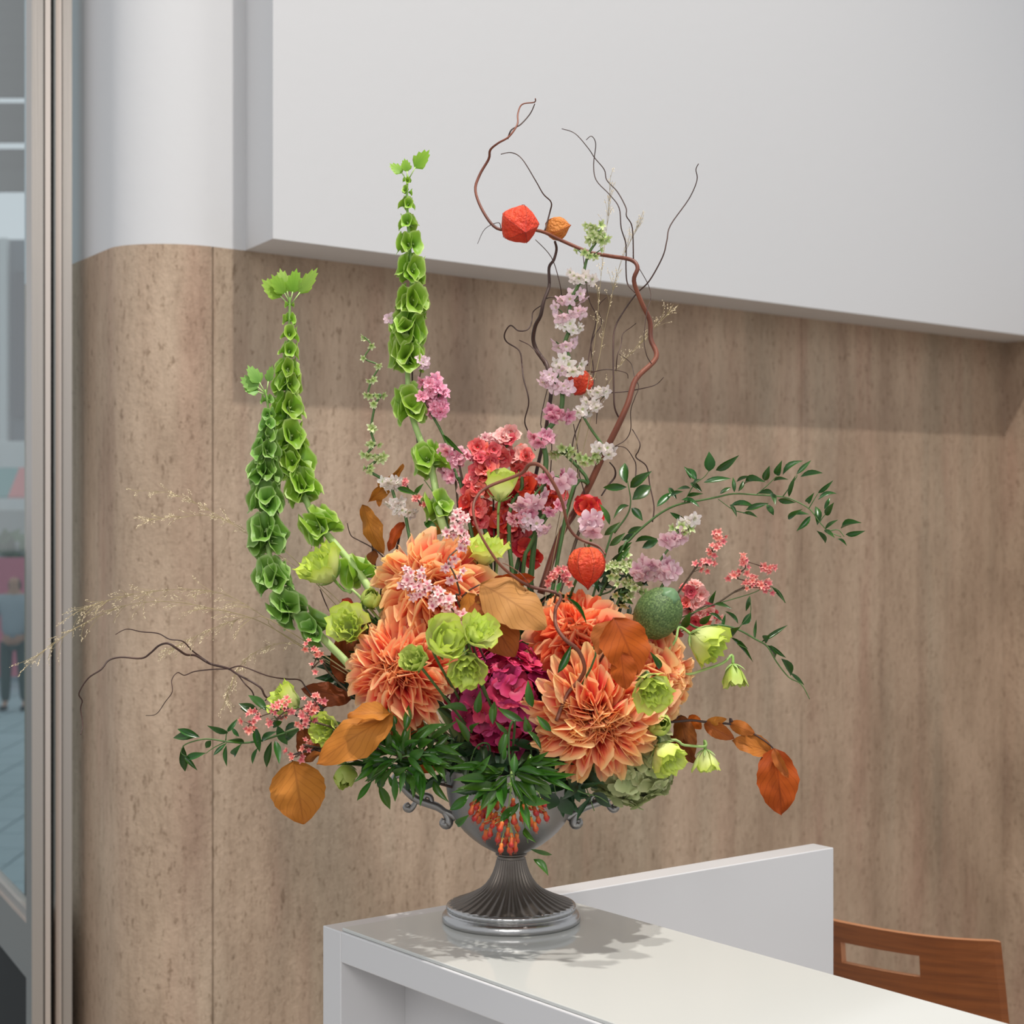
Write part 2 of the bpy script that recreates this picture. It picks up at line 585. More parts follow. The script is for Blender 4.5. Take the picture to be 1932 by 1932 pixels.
crease = plan_at(400, CW)
R = 0.13
cc = crease - WN * R
a0 = math.atan2(WN.y, WN.x)
arc = [cc + Vector((math.cos(a0 - math.radians(110) * i / 16), math.sin(a0 - math.radians(110) * i / 16))) * R for i in range(17)]
a1 = a0 - math.radians(110)
fl = Vector((math.sin(a1), -math.cos(a1)))                     # tangent direction going on to the back
flank_end = arc[-1] + fl * 0.75
outer = [flank_end] + arc[::-1]
def strip(outer_pts, thick, z0, z1, geo):
    n = len(outer_pts)
    nr = []
    for i in range(n):
        t = (outer_pts[min(i + 1, n - 1)] - outer_pts[max(i - 1, 0)]).normalized()
        nr.append(Vector((-t.y, t.x)))
    for i in range(n - 1):
        geo.prism([outer_pts[i], outer_pts[i + 1], outer_pts[i + 1] + nr[i + 1] * thick, outer_pts[i] + nr[i] * thick], z0, z1)

w512, w895 = plan_at(1512, CW), plan_at(1895, CW)
core = Geo()
w462 = plan_at(462, CW)
core.prism([crease - WN * 0.014 - WU * 0.01, w895 - WN * 0.014 + WU * 0.05, w895 - WN * 0.3 + WU * 0.05, crease - WN * 0.3 - WU * 0.01], FZ, ZS)
wall_back = structure('wall_back', core, M_MORTAR)
g = Geo(); g.prism([crease + WU * 0.004, w512 - WU * 0.0015, w512 - WU * 0.0015 - WN * 0.0135, crease + WU * 0.004 - WN * 0.0135], FZ, ZS)
structure('panel', g, M_TRAV, wall_back)
g = Geo(); g.prism([w512 + WU * 0.0015, w895, w895 - WN * 0.0135, w512 + WU * 0.0015 - WN * 0.0135], FZ, ZS)
structure('panel', g, M_TRAV, wall_back)

def smooth_wall(pts, z0, z1, thick):
    g = Geo()
    n = len(pts)
    nr = []
    for i in range(n):
        t = (pts[min(i + 1, n - 1)] - pts[max(i - 1, 0)]).normalized()
        nr.append(Vector((-t.y, t.x)))
    front0 = [Vector((p.x, p.y, z0)) for p in pts]; front1 = [Vector((p.x, p.y, z1)) for p in pts]
    back0 = [Vector((p.x + q.x * thick, p.y + q.y * thick, z0)) for p, q in zip(pts, nr)]
    back1 = [Vector((p.x + q.x * thick, p.y + q.y * thick, z1)) for p, q in zip(pts, nr)]
    uv = [(0.5, 0.5)] * n
    g.grid([front0, front1], [uv, uv])
    g.grid([back1, back0], [uv, uv])
    g.grid([front1, back1], [uv, uv])
    g.grid([back0, front0], [uv, uv])
    k = len(g.v)
    g.add([front0[0], front1[0], back1[0], back0[0]], [(0, 1, 2, 3)])
    g.add([front0[-1], front1[-1], back1[-1], back0[-1]], [(3, 2, 1, 0)])
    return g
def set_autosmooth(o):
    for p in o.data.polygons:
        p.use_smooth = abs(p.normal.z) < 0.5
wl = structure('wall_left', smooth_wall(outer, FZ, ZS, 0.05), M_TRAV)
set_autosmooth(wl)
up = structure('wall_upper', smooth_wall(outer + [crease + WU * 0.12 + WU * 0.0, w462 + WU * 0.25], ZS, ZTOP, 0.08), M_PLASTER)
set_autosmooth(up)

lc = Vector((-0.464, 3.6))
g = Geo()
g.prism([lc, lc + WU * 4.6, lc + WU * 4.6 - WN * 1.2, w462 - WN * 0.6, w462 + WN * 0.001], ZS, ZTOP)
structure('trim_1', g, M_PLASTER)
g = Geo()
kk = w895
g.prism([kk, kk + WN * 1.6, kk + WN * 1.6 + WU * 0.2, kk + WU * 0.2], FZ, ZS)
structure('wall_right', g, M_TRAV)
g = Geo()
g.prism([Vector(p) for p in ((-4, -3), (6, -3), (6, 9), (3.0, 8.0), (-1.25, 4.42), (-1.0, 3.92), (-4, 3.92))], FZ - 0.15, FZ)
structure('floor', g, M_FLOOR)

g = Geo(); g.prism([Vector(p) for p in ((-5, -6), (8, -6), (8, 9.5), (-1.6, 9.5), (-1.3, 4.4), (-1.05, 3.7), (-5, 3.7))], 8.2, 8.4)
structure('ceiling', g, M_PLASTER)  # out of view; added so the bright sky lights the room only sideways

# glazed door at the left: leaf, gaskets, jamb
DD = Vector((-0.43, 0.903))
def frame_bar(xa, xb, Y, depth, z0=FZ, z1=ZTOP):
    a = Vector(((xa - 966) / FOC * Y, Y)); b = Vector(((xb - 966) / FOC * Y, Y))
    g = Geo(); g.prism([a, b, b + DD * depth, a + DD * depth], z0, z1)
    return g
jamb = structure('trim_2', frame_bar(105, 116.5, 3.90, 0.05), M_STEEL2)
structure('jamb_post', frame_bar(118.5, 136, 3.90, 0.05), M_STEEL, jamb)
structure('gasket', frame_bar(96, 105, 3.925, 0.02), M_RUBBER, jamb)
structure('gasket', frame_bar(116.3, 118.7, 3.91, 0.02), M_RUBBER, jamb)
door = structure('door_1', frame_bar(60, 82, 3.86, 0.06), M_STEEL)
structure('edge_strip', frame_bar(85, 95.5, 3.865, 0.05), M_STEEL2, door)
structure('gasket', frame_bar(82, 85, 3.875, 0.03), M_RUBBER, door)
ps = Vector(((60.5 - 966) / FOC * 3.86, 3.86)) + DD * 0.03
DN = Vector((0.903, 0.43))
def rail(z0, z1, off, thick, L0=0.0, L1=1.15):
    g = Geo(); a = ps + DD * L0 + DN * off; b = ps + DD * L1 + DN * off
    g.prism([a, b, b + DN * thick, a + DN * thick], z0, z1)
    return g
structure('bottom_rail', rail(0.515, 0.63, 0.0, 0.04), M_STEEL, door)
structure('glazing_bead', rail(0.63, 0.652, 0.006, 0.025), M_STEEL2, door)
structure('kick_panel', rail(FZ, 0.515, 0.015, 0.02), M_RUBBER, door)
structure('pane', rail(0.652, ZTOP, 0.016, 0.006), M_PANE, door)
structure('far_stile', rail(FZ, ZTOP, 0.0, 0.04, 1.15, 1.22), M_STEEL, door)

# outdoors, seen through the door
GZ = -1.25
M_PAVE = mat('pale_paving', rgb(168, 184, 188), rough=0.7, vary=0.05)
M_PAVEJ = mat('paving_joint', rgb(120, 136, 142), rough=0.9)
g = Geo(); g.prism([Vector(p) for p in ((-1.6, 4.3), (20, 40), (20, 70), (-60, 70), (-60, 4.3))], GZ - 0.2, GZ - 0.012)
pave = structure('ground', g, M_PAVEJ)
tile = None
rndo = random.Random(4)
for i in range(24):
    for j in range(26):
        x = -9.0 + i * 0.42; y = 11.0 + j * 0.62
        if not (-0.325 < x / y < -0.22):
            continue
        if tile is None:
            gg = Geo(); gg.box((-0.2, -0.3, -0.02), (0.2, 0.3, 0.0)); tile = gg.mesh('paving_tile', M_PAVE, False)
        put('paving_tile', tile, pave, Matrix.Translation((x, y, GZ - rndo.random() * 0.004)))
def obox(name, x0, x1, y0, y1, z0, z1, material, label, cat):
    c = Vector(((x0 + x1) / 2, (y0 + y1) / 2, z0))
    g = Geo(); g.box((x0, y0, z0), (x1, y1, z1))
    return single(name, g, material, label, cat, smooth=False, origin=c, bevel=0.02)
M_FAC = mat('grey_facade', rgb(112, 122, 128), rough=0.8)
M_FACD = mat('dark_window_glass', rgb(62, 72, 78), rough=0.15)
M_CANOPY = mat('dark_canopy', rgb(96, 98, 92), rough=0.8)
M_PALE = mat('pale_render', rgb(206, 210, 208), rough=0.85)
fac = thing('office_building', 'grey office building with tall window bays across the street outside', 'building', (-13.0, 46, GZ))
g = Geo(); g.box((-19, 46, GZ), (-8, 52, 7.7)); part('facade', g, M_FAC, fac)
for i in range(12):
    x = -18.6 + i * 0.9
    g = Geo(); g.box((x, 45.9, 3.3), (x + 0.42, 46.02, 6.9)); part('window', g, M_FACD, fac)
    g = Geo(); g.box((x + 0.55, 45.7, GZ), (x + 0.75, 46.0, 7.7)); part('pilaster', g, M_PALE, fac)
can = thing('entrance_canopy', 'dark slatted canopy overhead outside the glass door', 'canopy', (-4.0, 15, 3.9))
for i in range(16):
    z = 3.95 + i * 0.18
    g = Geo(); g.box((-7.5, 15.0 + i * 0.25, z), (-1.5, 15.08 + i * 0.25, z + (0.17 if i not in (2, 5) else 0.07))); part('slat', g, M_CANOPY, can)
for x in (-7.0, -3.55, -2.0):
    g = Geo(); g.box((x, 15.0, GZ), (x + 0.16, 15.16, 6.6)); part('post', g, M_CANOPY, can)
obox('terrace_wall', -14, -7.5, 40, 40.3, GZ, 2.55, M_PALE, 'pale low terrace wall in front of the grey building outside', 'wall')
M_AWN = mat('red_awning_cloth', rgb(196, 112, 108), rough=0.8)
M_AWN2 = mat('teal_awning_cloth', rgb(92, 142, 140), rough=0.8)
aw = thing('awning', 'red and teal striped awning outside beyond the paving', 'awning', (-9.6, 36, 1.2))
for i in range(14):
    x = -12.5 + i * 0.42
    g = Geo()
    g.add([Vector((x, 36, 1.9)), Vector((x + 0.42, 36, 1.9)), Vector((x + 0.42, 35.2, 1.35)), Vector((x, 35.2, 1.35)),
           Vector((x, 36, 1.94)), Vector((x + 0.42, 36, 1.94)), Vector((x + 0.42, 35.2, 1.39)), Vector((x, 35.2, 1.39))],
          [(0, 3, 2, 1), (4, 5, 6, 7), (0, 1, 5, 4), (2, 3, 7, 6), (1, 2, 6, 5), (3, 0, 4, 7)])
    part('stripe', g, M_AWN if i % 2 else M_AWN2, aw)
obox('counter_kiosk', -11.5, -7.0, 33.5, 34.6, GZ, 1.15, mat('grey_kiosk', rgb(150, 154, 150), rough=0.7), 'grey kiosk counter standing under the awning outside', 'kiosk')
M_HEDGE = mat('hedge_green', rgb(66, 98, 58), rough=0.9, coord='none')
hg = Geo()
for k in range(160):
    c = Vector((rndo.uniform(-9.5, -6.2), rndo.uniform(30.0, 30.7), rndo.uniform(-0.3, 0.75)))
    for q in range(3):
        a = Vector((rndo.uniform(-1, 1), rndo.uniform(-1, 1), rndo.uniform(-1, 1))).normalized() * 0.22
        b = a.orthogonal().normalized() * 0.1
        hg.add([c - b, c + a * 0.5 - b, c + a, c + b], [(0, 1, 2, 3)])
hp = thing('planter_hedge', 'long planter with a clipped green hedge outside', 'hedge', (-7.8, 30.3, GZ))
g = Geo(); g.box((-9.6, 29.9, GZ), (-6.1, 30.8, -0.3)); part('planter', g, M_PALE, hp)
o = part('foliage', hg, M_HEDGE, hp); o['kind'] = 'stuff'
M_PINK = mat('pink_banner', rgb(216, 126, 142), rough=0.8)
bn = thing('banner_board', 'pink banner board standing on the paving behind the person', 'banner', (-7.2, 26.5, GZ))
g = Geo(); g.box((-8.2, 26.5, GZ + 0.1), (-6.3, 26.56, 0.55)); part('board', g, M_PINK, bn)
for x in (-8.2, -6.36):
    g = Geo(); g.box((x, 26.5, GZ), (x + 0.06, 26.6, 0.6)); part('post', g, M_FAC, bn)

def skin_body(name, joints, bones, material, parent, levels=1):
    me = bpy.data.meshes.new(name)
    me.from_pydata([j[0] for j in joints], bones, [])
    o = bpy.data.objects.new(name, me); COL.objects.link(o)
    o.parent = parent
    me.materials.append(material)
    md = o.modifiers.new('skin', 'SKIN'); md.use_smooth_shade = True
    for v, j in zip(me.skin_vertices[0].data, joints):
        v.radius = (j[1], j[2] if len(j) > 2 else j[1])
    me.skin_vertices[0].data[0].use_root = True
    sb = o.modifiers.new('sub', 'SUBSURF'); sb.levels = levels; sb.render_levels = levels
    return o
M_SKIN = mat('skin', rgb(196, 150, 126), rough=0.6)
M_JACKET = mat('grey_jacket', rgb(164, 172, 178), rough=0.8)
M_TROUS = mat('dark_green_trousers', rgb(64, 78, 72), rough=0.85)
M_HAIR = mat('brown_hair', rgb(92, 66, 56), rough=0.6)
pr = thing('person', 'person seen from behind in a grey jacket and dark trousers on the paving', 'person', (-6.25, 23.3, GZ))
skin_body('body', [((0, 0, 0.95), 0.09), ((0, 0, 1.2), 0.1), ((0, 0, 1.4), 0.09), ((0, 0, 1.5), 0.05), ((0, -0.01, 1.6), 0.085), ((0, -0.01, 1.68), 0.06),
                   ((-0.17, 0, 1.42), 0.05), ((-0.25, 0.0, 1.15), 0.04), ((-0.22, -0.1, 0.93), 0.03), ((-0.2, -0.14, 0.85), 0.022),
                   ((0.17, 0, 1.42), 0.05), ((0.25, 0.0, 1.15), 0.04), ((0.22, -0.1, 0.93), 0.03), ((0.2, -0.14, 0.85), 0.022),
                   ((-0.1, 0, 0.86), 0.08), ((-0.11, 0.0, 0.48), 0.055), ((-0.12, 0.02, 0.08), 0.035), ((-0.13, -0.1, 0.03), 0.03),
                   ((0.1, 0, 0.86), 0.08), ((0.11, 0.02, 0.48), 0.055), ((0.12, 0.05, 0.08), 0.035), ((0.13, -0.07, 0.03), 0.03)],
          [(0, 1), (1, 2), (2, 3), (3, 4), (4, 5), (2, 6), (6, 7), (7, 8), (8, 9), (2, 10), (10, 11), (11, 12), (12, 13), (0, 14), (14, 15), (15, 16), (16, 17), (0, 18), (18, 19), (19, 20), (20, 21)], M_SKIN, pr)
skin_body('jacket', [((0, 0, 0.86), 0.19, 0.14), ((0, 0, 1.15), 0.18, 0.13), ((0, 0, 1.38), 0.16, 0.12), ((0, 0, 1.47), 0.07),
                     ((-0.18, 0, 1.40), 0.075), ((-0.26, 0.0, 1.14), 0.062), ((-0.23, -0.1, 0.95), 0.05),
                     ((0.18, 0, 1.40), 0.075), ((0.26, 0.0, 1.14), 0.062), ((0.23, -0.1, 0.95), 0.05)],
          [(0, 1), (1, 2), (2, 3), (2, 4), (4, 5), (5, 6), (2, 7), (7, 8), (8, 9)], M_JACKET, pr)
skin_body('trousers', [((0, 0, 0.93), 0.15, 0.12), ((-0.1, 0, 0.82), 0.1), ((-0.11, 0.0, 0.48), 0.08), ((-0.12, 0.02, 0.1), 0.065),
                       ((0.1, 0, 0.82), 0.1), ((0.11, 0.02, 0.48), 0.08), ((0.12, 0.05, 0.1), 0.065)],
          [(0, 1), (1, 2), (2, 3), (0, 4), (4, 5), (5, 6)], M_TROUS, pr)
skin_body('hair', [((0, 0.03, 1.48), 0.09, 0.05), ((0, 0.02, 1.58), 0.1, 0.09), ((0, 0.01, 1.68), 0.075)], [(0, 1), (1, 2)], M_HAIR, pr)
for s, y in ((-1, -0.03), (1, 0.0)):
    skin_body('shoe', [((s * 0.12, y + 0.07, 0.04), 0.05, 0.045), ((s * 0.13, y - 0.12, 0.035), 0.045, 0.03)], [(0, 1)], M_RUBBER, pr)

# ------------------------------------------------------------------ counter
ZC = 1.056
A0 = on_height(609, 1746, ZC).xy
EV = Vector((0.794, 0.607)); FV = Vector((0.607, -0.794))
def cp(e, f):
    return A0 + EV * e + FV * f
def cbox(e0, e1, f0, f1, z0, z1):
    g = Geo(); g.prism([cp(e0, f0), cp(e1, f0), cp(e1, f1), cp(e0, f1)], z0, z1)
    return g
CL = 2.35
desk = thing('reception_counter', 'white laminate reception counter with a tall end board, under the flower urn', 'counter', (cp(0.14, 1.0).x, cp(0.14, 1.0).y, FZ))
part('end_board', cbox(0, 0.796, 0, 0.038, FZ, ZC), M_WHITE, desk, bevel=0.0012)
part('top_board', cbox(0, 0.292, 0.0382, CL, ZC - 0.034, ZC), M_WHITE, desk, bevel=0.0012)
part('front_panel', cbox(0.086, 0.104, 0.0382, CL, FZ, ZC - 0.0342), M_WHITE, desk)
part('back_panel', cbox(0.272, 0.292, 0.0382, CL, FZ + 0.1, ZC - 0.0342), M_WHITE, desk)
part('base_shelf', cbox(0.0, 0.085, 0.0382, CL, FZ + 0.06, FZ + 0.09), M_WHITE, desk)
part('far_end_board', cbox(0, 0.292, CL + 0.0002, CL + 0.038, FZ, ZC), M_WHITE, desk)
sh = cbox(0.003, 0.289, 0.036, CL - 0.02, ZC + 0.0002, ZC + 0.004)
gs = single('glass_sheet', sh, M_SHEET, 'thin glossy white glass sheet lying on the counter top', 'glass sheet', smooth=False, origin=(cp(0.14, 1.0).x, cp(0.14, 1.0).y, ZC), bevel=0.0008)
ZT = ZC + 0.004

# ------------------------------------------------------------------ chair
def chair():
    root = thing('office_chair', 'oak veneer chair with a slot in its curved back, behind the counter', 'chair', (0.62, 3.2, FZ))
    R_ = Vector((0.76, 2.89)); Cn = Vector((0.588, 2.965)); Lf = Vector((0.405, 3.19))
    def pl(s):
        t = (s + 1) / 2
        return Lf * (1 - t) * (1 - 2 * t) + Cn * 4 * t * (1 - t) + R_ * t * (2 * t - 1)
    ss = [-1, -0.8, -0.6, -0.45, -0.3, -0.29, -0.15, 0, 0.15, 0.2, 0.31, 0.32, 0.45, 0.6, 0.8, 0.93, 1.0]
    zz = [v - 0.06 for v in (0.42, 0.5, 0.6, 0.7, 0.78, 0.838, 0.844, 0.866, 0.872, 0.89, 0.902, 0.905)]
    def ptz(s, z, off):
        w = 1 + (0.845 - z) * 0.22
        p = pl(s * w) if abs(s) < 0.9 else pl(s) + (pl(1) - pl(-1)).normalized() * (w - 1) * 0.65 * (1 if s > 0 else -1)
        tn = (pl(s + 0.01) - pl(s - 0.01)).normalized()
        nn = Vector((tn.y, -tn.x))
        q = p + nn * (off - 0.0) - nn * (z - 0.84) * -0.12
        zt = z - (0.002 if abs(s) > 0.97 and z > 0.84 else 0)
        return Vector((q.x, q.y, zt))
    g = Geo()
    nS, nZ = len(ss), len(zz)
    for k in (0, 1):
        for z in zz:
            for s in ss:
                g.v.append(ptz(s, z, 0.006 - 0.012 * k)); g.uv.append((0.5, 0.5))
    def hole(i, j):
        return 0 <= i < nS - 1 and 0 <= j < nZ - 1 and 5 <= i < 10 + 0 and 5 <= j < 8
    idx = lambda k, i, j: k * nS * nZ + j * nS + i
    def solid(i, j):
        return 0 <= i < nS - 1 and 0 <= j < nZ - 1 and not hole(i, j)
    edge = Geo(); edge.v = g.v; edge.uv = g.uv
    for j in range(nZ - 1):
        for i in range(nS - 1):
            if not solid(i, j):
                continue
            g.f.append((idx(0, i, j), idx(0, i + 1, j), idx(0, i + 1, j + 1), idx(0, i, j + 1)))
            g.f.append((idx(1, i, j), idx(1, i, j + 1), idx(1, i + 1, j + 1), idx(1, i + 1, j)))
            for di, dj, e in ((0, -1, (i, j, i + 1, j)), (1, 0, (i + 1, j, i + 1, j + 1)), (0, 1, (i + 1, j + 1, i, j + 1)), (-1, 0, (i, j + 1, i, j))):
                if not solid(i + di, j + dj):
                    g.f.append((idx(0, e[0], e[1]), idx(1, e[0], e[1]), idx(1, e[2], e[3]), idx(0, e[2], e[3])))
    o = part('backrest', g, M_WOOD, root, smooth=False)
    o.data.materials.append(M_WOODEDGE)
    for p in o.data.polygons:
        vi = [v // (nS * nZ) for v in p.vertices]
        if len(set(vi)) == 2:
            p.material_index = 1
    # seat, rails and legs behind the counter
    d = (R_ - Lf).normalized(); nb = Vector((d.y, -d.x))
    c = (R_ + Lf) * 0.5 + nb * 0.03
    g = Geo(); g.prism([c - d * 0.21, c + d * 0.21, c + d * 0.22 - nb * 0.0 + nb * 0.0, c + d * 0.22 + nb * 0.0, c + d * 0.22 - nb * -0.36, c - d * 0.22 - nb * -0.36], 0.43, 0.45)
    part('seat', g, M_WOOD, root)
    for sx in (-0.19, 0.19):
        for sy in (0.02, 0.33):
            q = c + d * sx + nb * sy
            gl = Geo(); gl.tube([Vector((q.x, q.y, 0.43)), Vector((q.x, q.y, FZ))], 0.011, 10, 1)
            part('leg', gl, M_STEEL, root, smooth=True)
        q0 = c + d * sx + nb * 0.0
        gl = Geo(); gl.tube([Vector((q0.x, q0.y, 0.44)), Vector((q0.x, q0.y, 0.6)) - Vector((nb.x, nb.y, 0)) * 0.01], 0.009, 8, 1)
        part('back_support', gl, M_STEEL, root, smooth=True)
chair()

# ------------------------------------------------------------------ urn
UC = spot(964.5, 1736); UC.z = ZT
urn = thing('pedestal_urn', 'pewter pedestal urn with a fluted foot and scroll handles on the white counter', 'urn', UC)
def upart(name, prof, material, segs=64, mod=None, label=None):
    g = Geo(); g.lathe([(r * PX, z * PX) for r, z in prof], segs, mod)
    g.v = [v + UC for v in g.v]
    return part(name, g, material, urn, smooth=True, label=label)
upart('base_ring', [(0, 0.3), (127, 0.3), (130, 2.5), (131, 6), (130, 12), (126.5, 16.5), (123, 18.5), (121, 19.5), (121, 21.5), (100, 22)], M_PEWTERB, 96, label='polished stepped base ring')
def beads(a, t):
    return 1 + (0.006 * (0.5 + 0.5 * math.cos(a * 60)) if 0.15 < t < 0.85 else 0)
upart('bead_band', [(110, 21.5), (120.5, 22), (122, 24.5), (122, 29), (120, 32), (112, 33)], M_PEWTERB, 240, beads, 'beaded polished band')
def flute(a, t):
    return 1 + 0.035 * math.cos(a * 36) * (1 if t < 0.94 else 0) * (0.5 + 0.5 * min(1, t * 6))
upart('fluted_foot', [(117, 30), (114, 33.5), (105, 36.5), (94, 40.5), (82, 46), (70, 52), (58, 59), (48, 68), (40, 79), (34, 91), (29.5, 104), (27, 115), (26, 119)], M_PEWTERD, 288, flute, 'dark fluted pedestal foot')
upart('collar', [(20, 117), (26.5, 117.5), (27.3, 119), (25, 121), (25, 123), (29.5, 125), (30, 128), (24, 129)], M_PEWTERD)
upart('bowl', [(10, 126), (27, 128), (33, 131), (45, 137), (60, 146), (76, 158), (90, 171), (102, 186), (111, 202), (117, 220), (121, 240), (124, 262), (128, 282), (133, 290), (134, 293), (131, 294),
               (124, 284), (120, 262), (116, 238), (108, 206), (96, 184), (80, 166), (60, 151), (40, 141), (0, 138)], M_PEWTER)
for s in (-1, 1):
    def hp_(x, y, dz=0.0):
        p = spot(964.5 + s * x, y); p.y += dz
        return p
    g = Geo()
    g.tube([hp_(104, 1543), hp_(118, 1535), hp_(128, 1530), hp_(140, 1522), hp_(160, 1515), hp_(178, 1508), hp_(192, 1498), hp_(206, 1484), hp_(216, 1478)], [8 * PX, 6 * PX, 8 * PX, 8 * PX, 7 * PX, 4 * PX], 10, 3)
    g.tube([hp_(128, 1530), hp_(118, 1545), hp_(120, 1556), hp_(128, 1553), hp_(126, 1545)], [5 * PX, 9 * PX, 9 * PX, 6 * PX], 10, 4)
    g.tube([hp_(178, 1508), hp_(184, 1520), hp_(192, 1527), hp_(198, 1522), hp_(192, 1516)], [4 * PX, 6 * PX, 8 * PX, 4 * PX], 10, 4)
    g.tube([hp_(150, 1516), hp_(152, 1504), hp_(162, 1500), hp_(166, 1506)], [5 * PX, 5 * PX, 6 * PX], 8, 4)
    g.tube([hp_(216, 1478), hp_(222, 1470), hp_(214, 1462), hp_(206, 1468)], [4 * PX, 6 * PX, 5 * PX], 8, 4)
    g.tube([hp_(206, 1484), hp_(180, 1486), hp_(150, 1480), hp_(122, 1472)], [3 * PX, 4 * PX, 6 * PX], 8, 3)
    part('handle', g, M_PEWTER, urn, smooth=True)

# ------------------------------------------------------------------ flowers: materials
rnd = random.Random(21)
G = lambda *a: rgb(*a)
M_DAHLIA = mat('coral_peach_petal', [(0.0, G(214, 20, 44)), (0.5, G(246, 64, 70)), (0.72, G(255, 122, 106)), (0.88, G(255, 186, 146)), (1.0, G(255, 226, 176))], rough=0.5, transl=0.46, vary=0.05, edge=(G(255, 210, 156), 0.85))
M_DAHLIA_Y = mat('peach_yellow_petal', [(0.0, G(226, 34, 46)), (0.46, G(252, 86, 80)), (0.72, G(255, 148, 116)), (0.9, G(255, 204, 146)), (1.0, G(255, 226, 160))], rough=0.5, transl=0.46, vary=0.05, edge=(G(255, 220, 160), 0.85))
M_DAHLIA_R = mat('coral_red_petal', [(0.0, G(214, 30, 32)), (0.4, G(250, 70, 54)), (0.8, G(255, 116, 84)), (1.0, G(255, 164, 112))], rough=0.5, transl=0.38, vary=0.06, edge=(G(255, 164, 108), 0.7))
M_LISI = mat('lime_petal', [(0.0, G(202, 214, 136)), (0.45, G(224, 234, 156)), (0.8, G(218, 230, 128)), (1.0, G(204, 222, 92))], rough=0.5, transl=0.3, vary=0.08)
M_LISI_P = mat('pale_lime_petal', [(0.0, G(204, 216, 138)), (0.5, G(222, 232, 152)), (1.0, G(196, 216, 80))], rough=0.5, transl=0.3, vary=0.06)
M_LISI_D = mat('green_bud_petal', [(0.0, G(150, 176, 72)), (0.5, G(172, 194, 84)), (1.0, G(192, 204, 108))], rough=0.5, transl=0.25, vary=0.08)
M_BELL = mat('bell_green', [(0.0, G(50, 92, 12)), (0.45, G(112, 156, 34)), (0.85, G(142, 182, 56)), (1.0, G(190, 212, 124))], rough=0.5, transl=0.35, vary=0.1)
M_BELLD = mat('bell_deep_green', [(0.0, G(44, 84, 20)), (0.45, G(94, 140, 46)), (0.85, G(122, 166, 68)), (1.0, G(172, 200, 128))], rough=0.5, transl=0.3, vary=0.1)
M_STEMG = mat('pale_green_stem', [(0.0, G(120, 158, 70)), (1.0, G(176, 200, 128))], rough=0.55)
M_STEMD = mat('dark_green_stem', [(0.0, G(84, 112, 56)), (1.0, G(58, 92, 40))], rough=0.55)
M_STEMB = mat('brown_twig_stem', [(0.0, G(86, 60, 44)), (1.0, G(74, 60, 42))], rough=0.65)
M_RUSC = mat('ruscus_leaf', [(0.0, G(32, 70, 18)), (0.5, G(42, 82, 26)), (1.0, G(54, 94, 34))], rough=0.3, transl=0.12, vary=0.22, spec=0.5)
M_RUSCL = mat('bright_ruscus_leaf', [(0.0, G(42, 82, 18)), (1.0, G(70, 112, 32))], rough=0.32, transl=0.2, vary=0.2)
M_FILL = mat('dark_foliage_leaf', [(0.0, G(24, 46, 22)), (1.0, G(40, 74, 34))], rough=0.45, transl=0.1, vary=0.3)
M_BEECH = mat('copper_beech_leaf', [(0.0, G(150, 84, 30)), (0.5, G(176, 106, 42)), (1.0, G(156, 88, 34))], rough=0.62, spec=0.22, transl=0.25, vary=0.14, noise=0.5, nscale=(2.5, 2.5, 2.5), veins=(7, 0.35, 0.9))
M_BEECHD = mat('brown_beech_leaf', [(0.0, G(112, 58, 22)), (0.5, G(136, 74, 28)), (1.0, G(106, 56, 22))], rough=0.62, spec=0.22, transl=0.2, vary=0.14, noise=0.5, nscale=(2.5, 2.5, 2.5), veins=(7, 0.35, 0.9))
M_BEECHP = mat('pale_tan_beech_leaf', [(0.0, G(166, 112, 56)), (0.5, G(186, 134, 76)), (1.0, G(170, 118, 62))], rough=0.62, spec=0.22, transl=0.2, noise=0.5, nscale=(2.5, 2.5, 2.5), veins=(8, 0.3, 0.9))
M_BEECHO = mat('amber_beech_leaf', [(0.0, G(170, 104, 32)), (0.5, G(190, 122, 48)), (1.0, G(166, 98, 32))], rough=0.62, spec=0.22, transl=0.25, noise=0.5, nscale=(2.5, 2.5, 2.5), veins=(7, 0.28, 0.9))
M_BEECHR = mat('russet_beech_leaf', [(0.0, G(146, 60, 10)), (0.5, G(172, 80, 18)), (1.0, G(150, 64, 12))], rough=0.62, spec=0.22, transl=0.3, vary=0.08, noise=0.5, nscale=(2.5, 2.5, 2.5), veins=(7, 0.35, 0.9))
M_HYD = mat('magenta_hydrangea_petal', [(0.0, G(146, 18, 62)), (0.6, G(190, 42, 100)), (1.0, G(208, 72, 124))], rough=0.5, transl=0.2, vary=0.28)
M_HYDG = mat('sage_hydrangea_petal', [(0.0, G(140, 150, 96)), (0.6, G(160, 168, 112)), (1.0, G(182, 186, 136))], rough=0.55, transl=0.2, vary=0.16)
M_HYDCORE = mat('dark_flower_core', G(62, 18, 34), rough=0.8)
M_HYDGCORE = mat('green_flower_core', G(82, 100, 52), rough=0.8)
M_DCORE = mat('red_flower_core', G(190, 44, 28), rough=0.8)
M_WAX = mat('wax_flower_petal', [(0.0, G(196, 90, 108)), (0.3, G(232, 168, 170)), (1.0, G(246, 214, 206))], rough=0.5, transl=0.2, vary=0.12)
M_WAXP = mat('coral_wax_petal', [(0.0, G(206, 72, 78)), (0.5, G(232, 128, 120)), (1.0, G(240, 182, 168))], rough=0.5, transl=0.2, vary=0.16)
M_WAXHEART = mat('wax_flower_heart', G(150, 48, 66), rough=0.6)
M_LARK = mat('pale_pink_larkspur_petal', [(0.0, G(206, 200, 150)), (0.3, G(240, 218, 220)), (1.0, G(232, 196, 210))], rough=0.5, transl=0.3, vary=0.12)
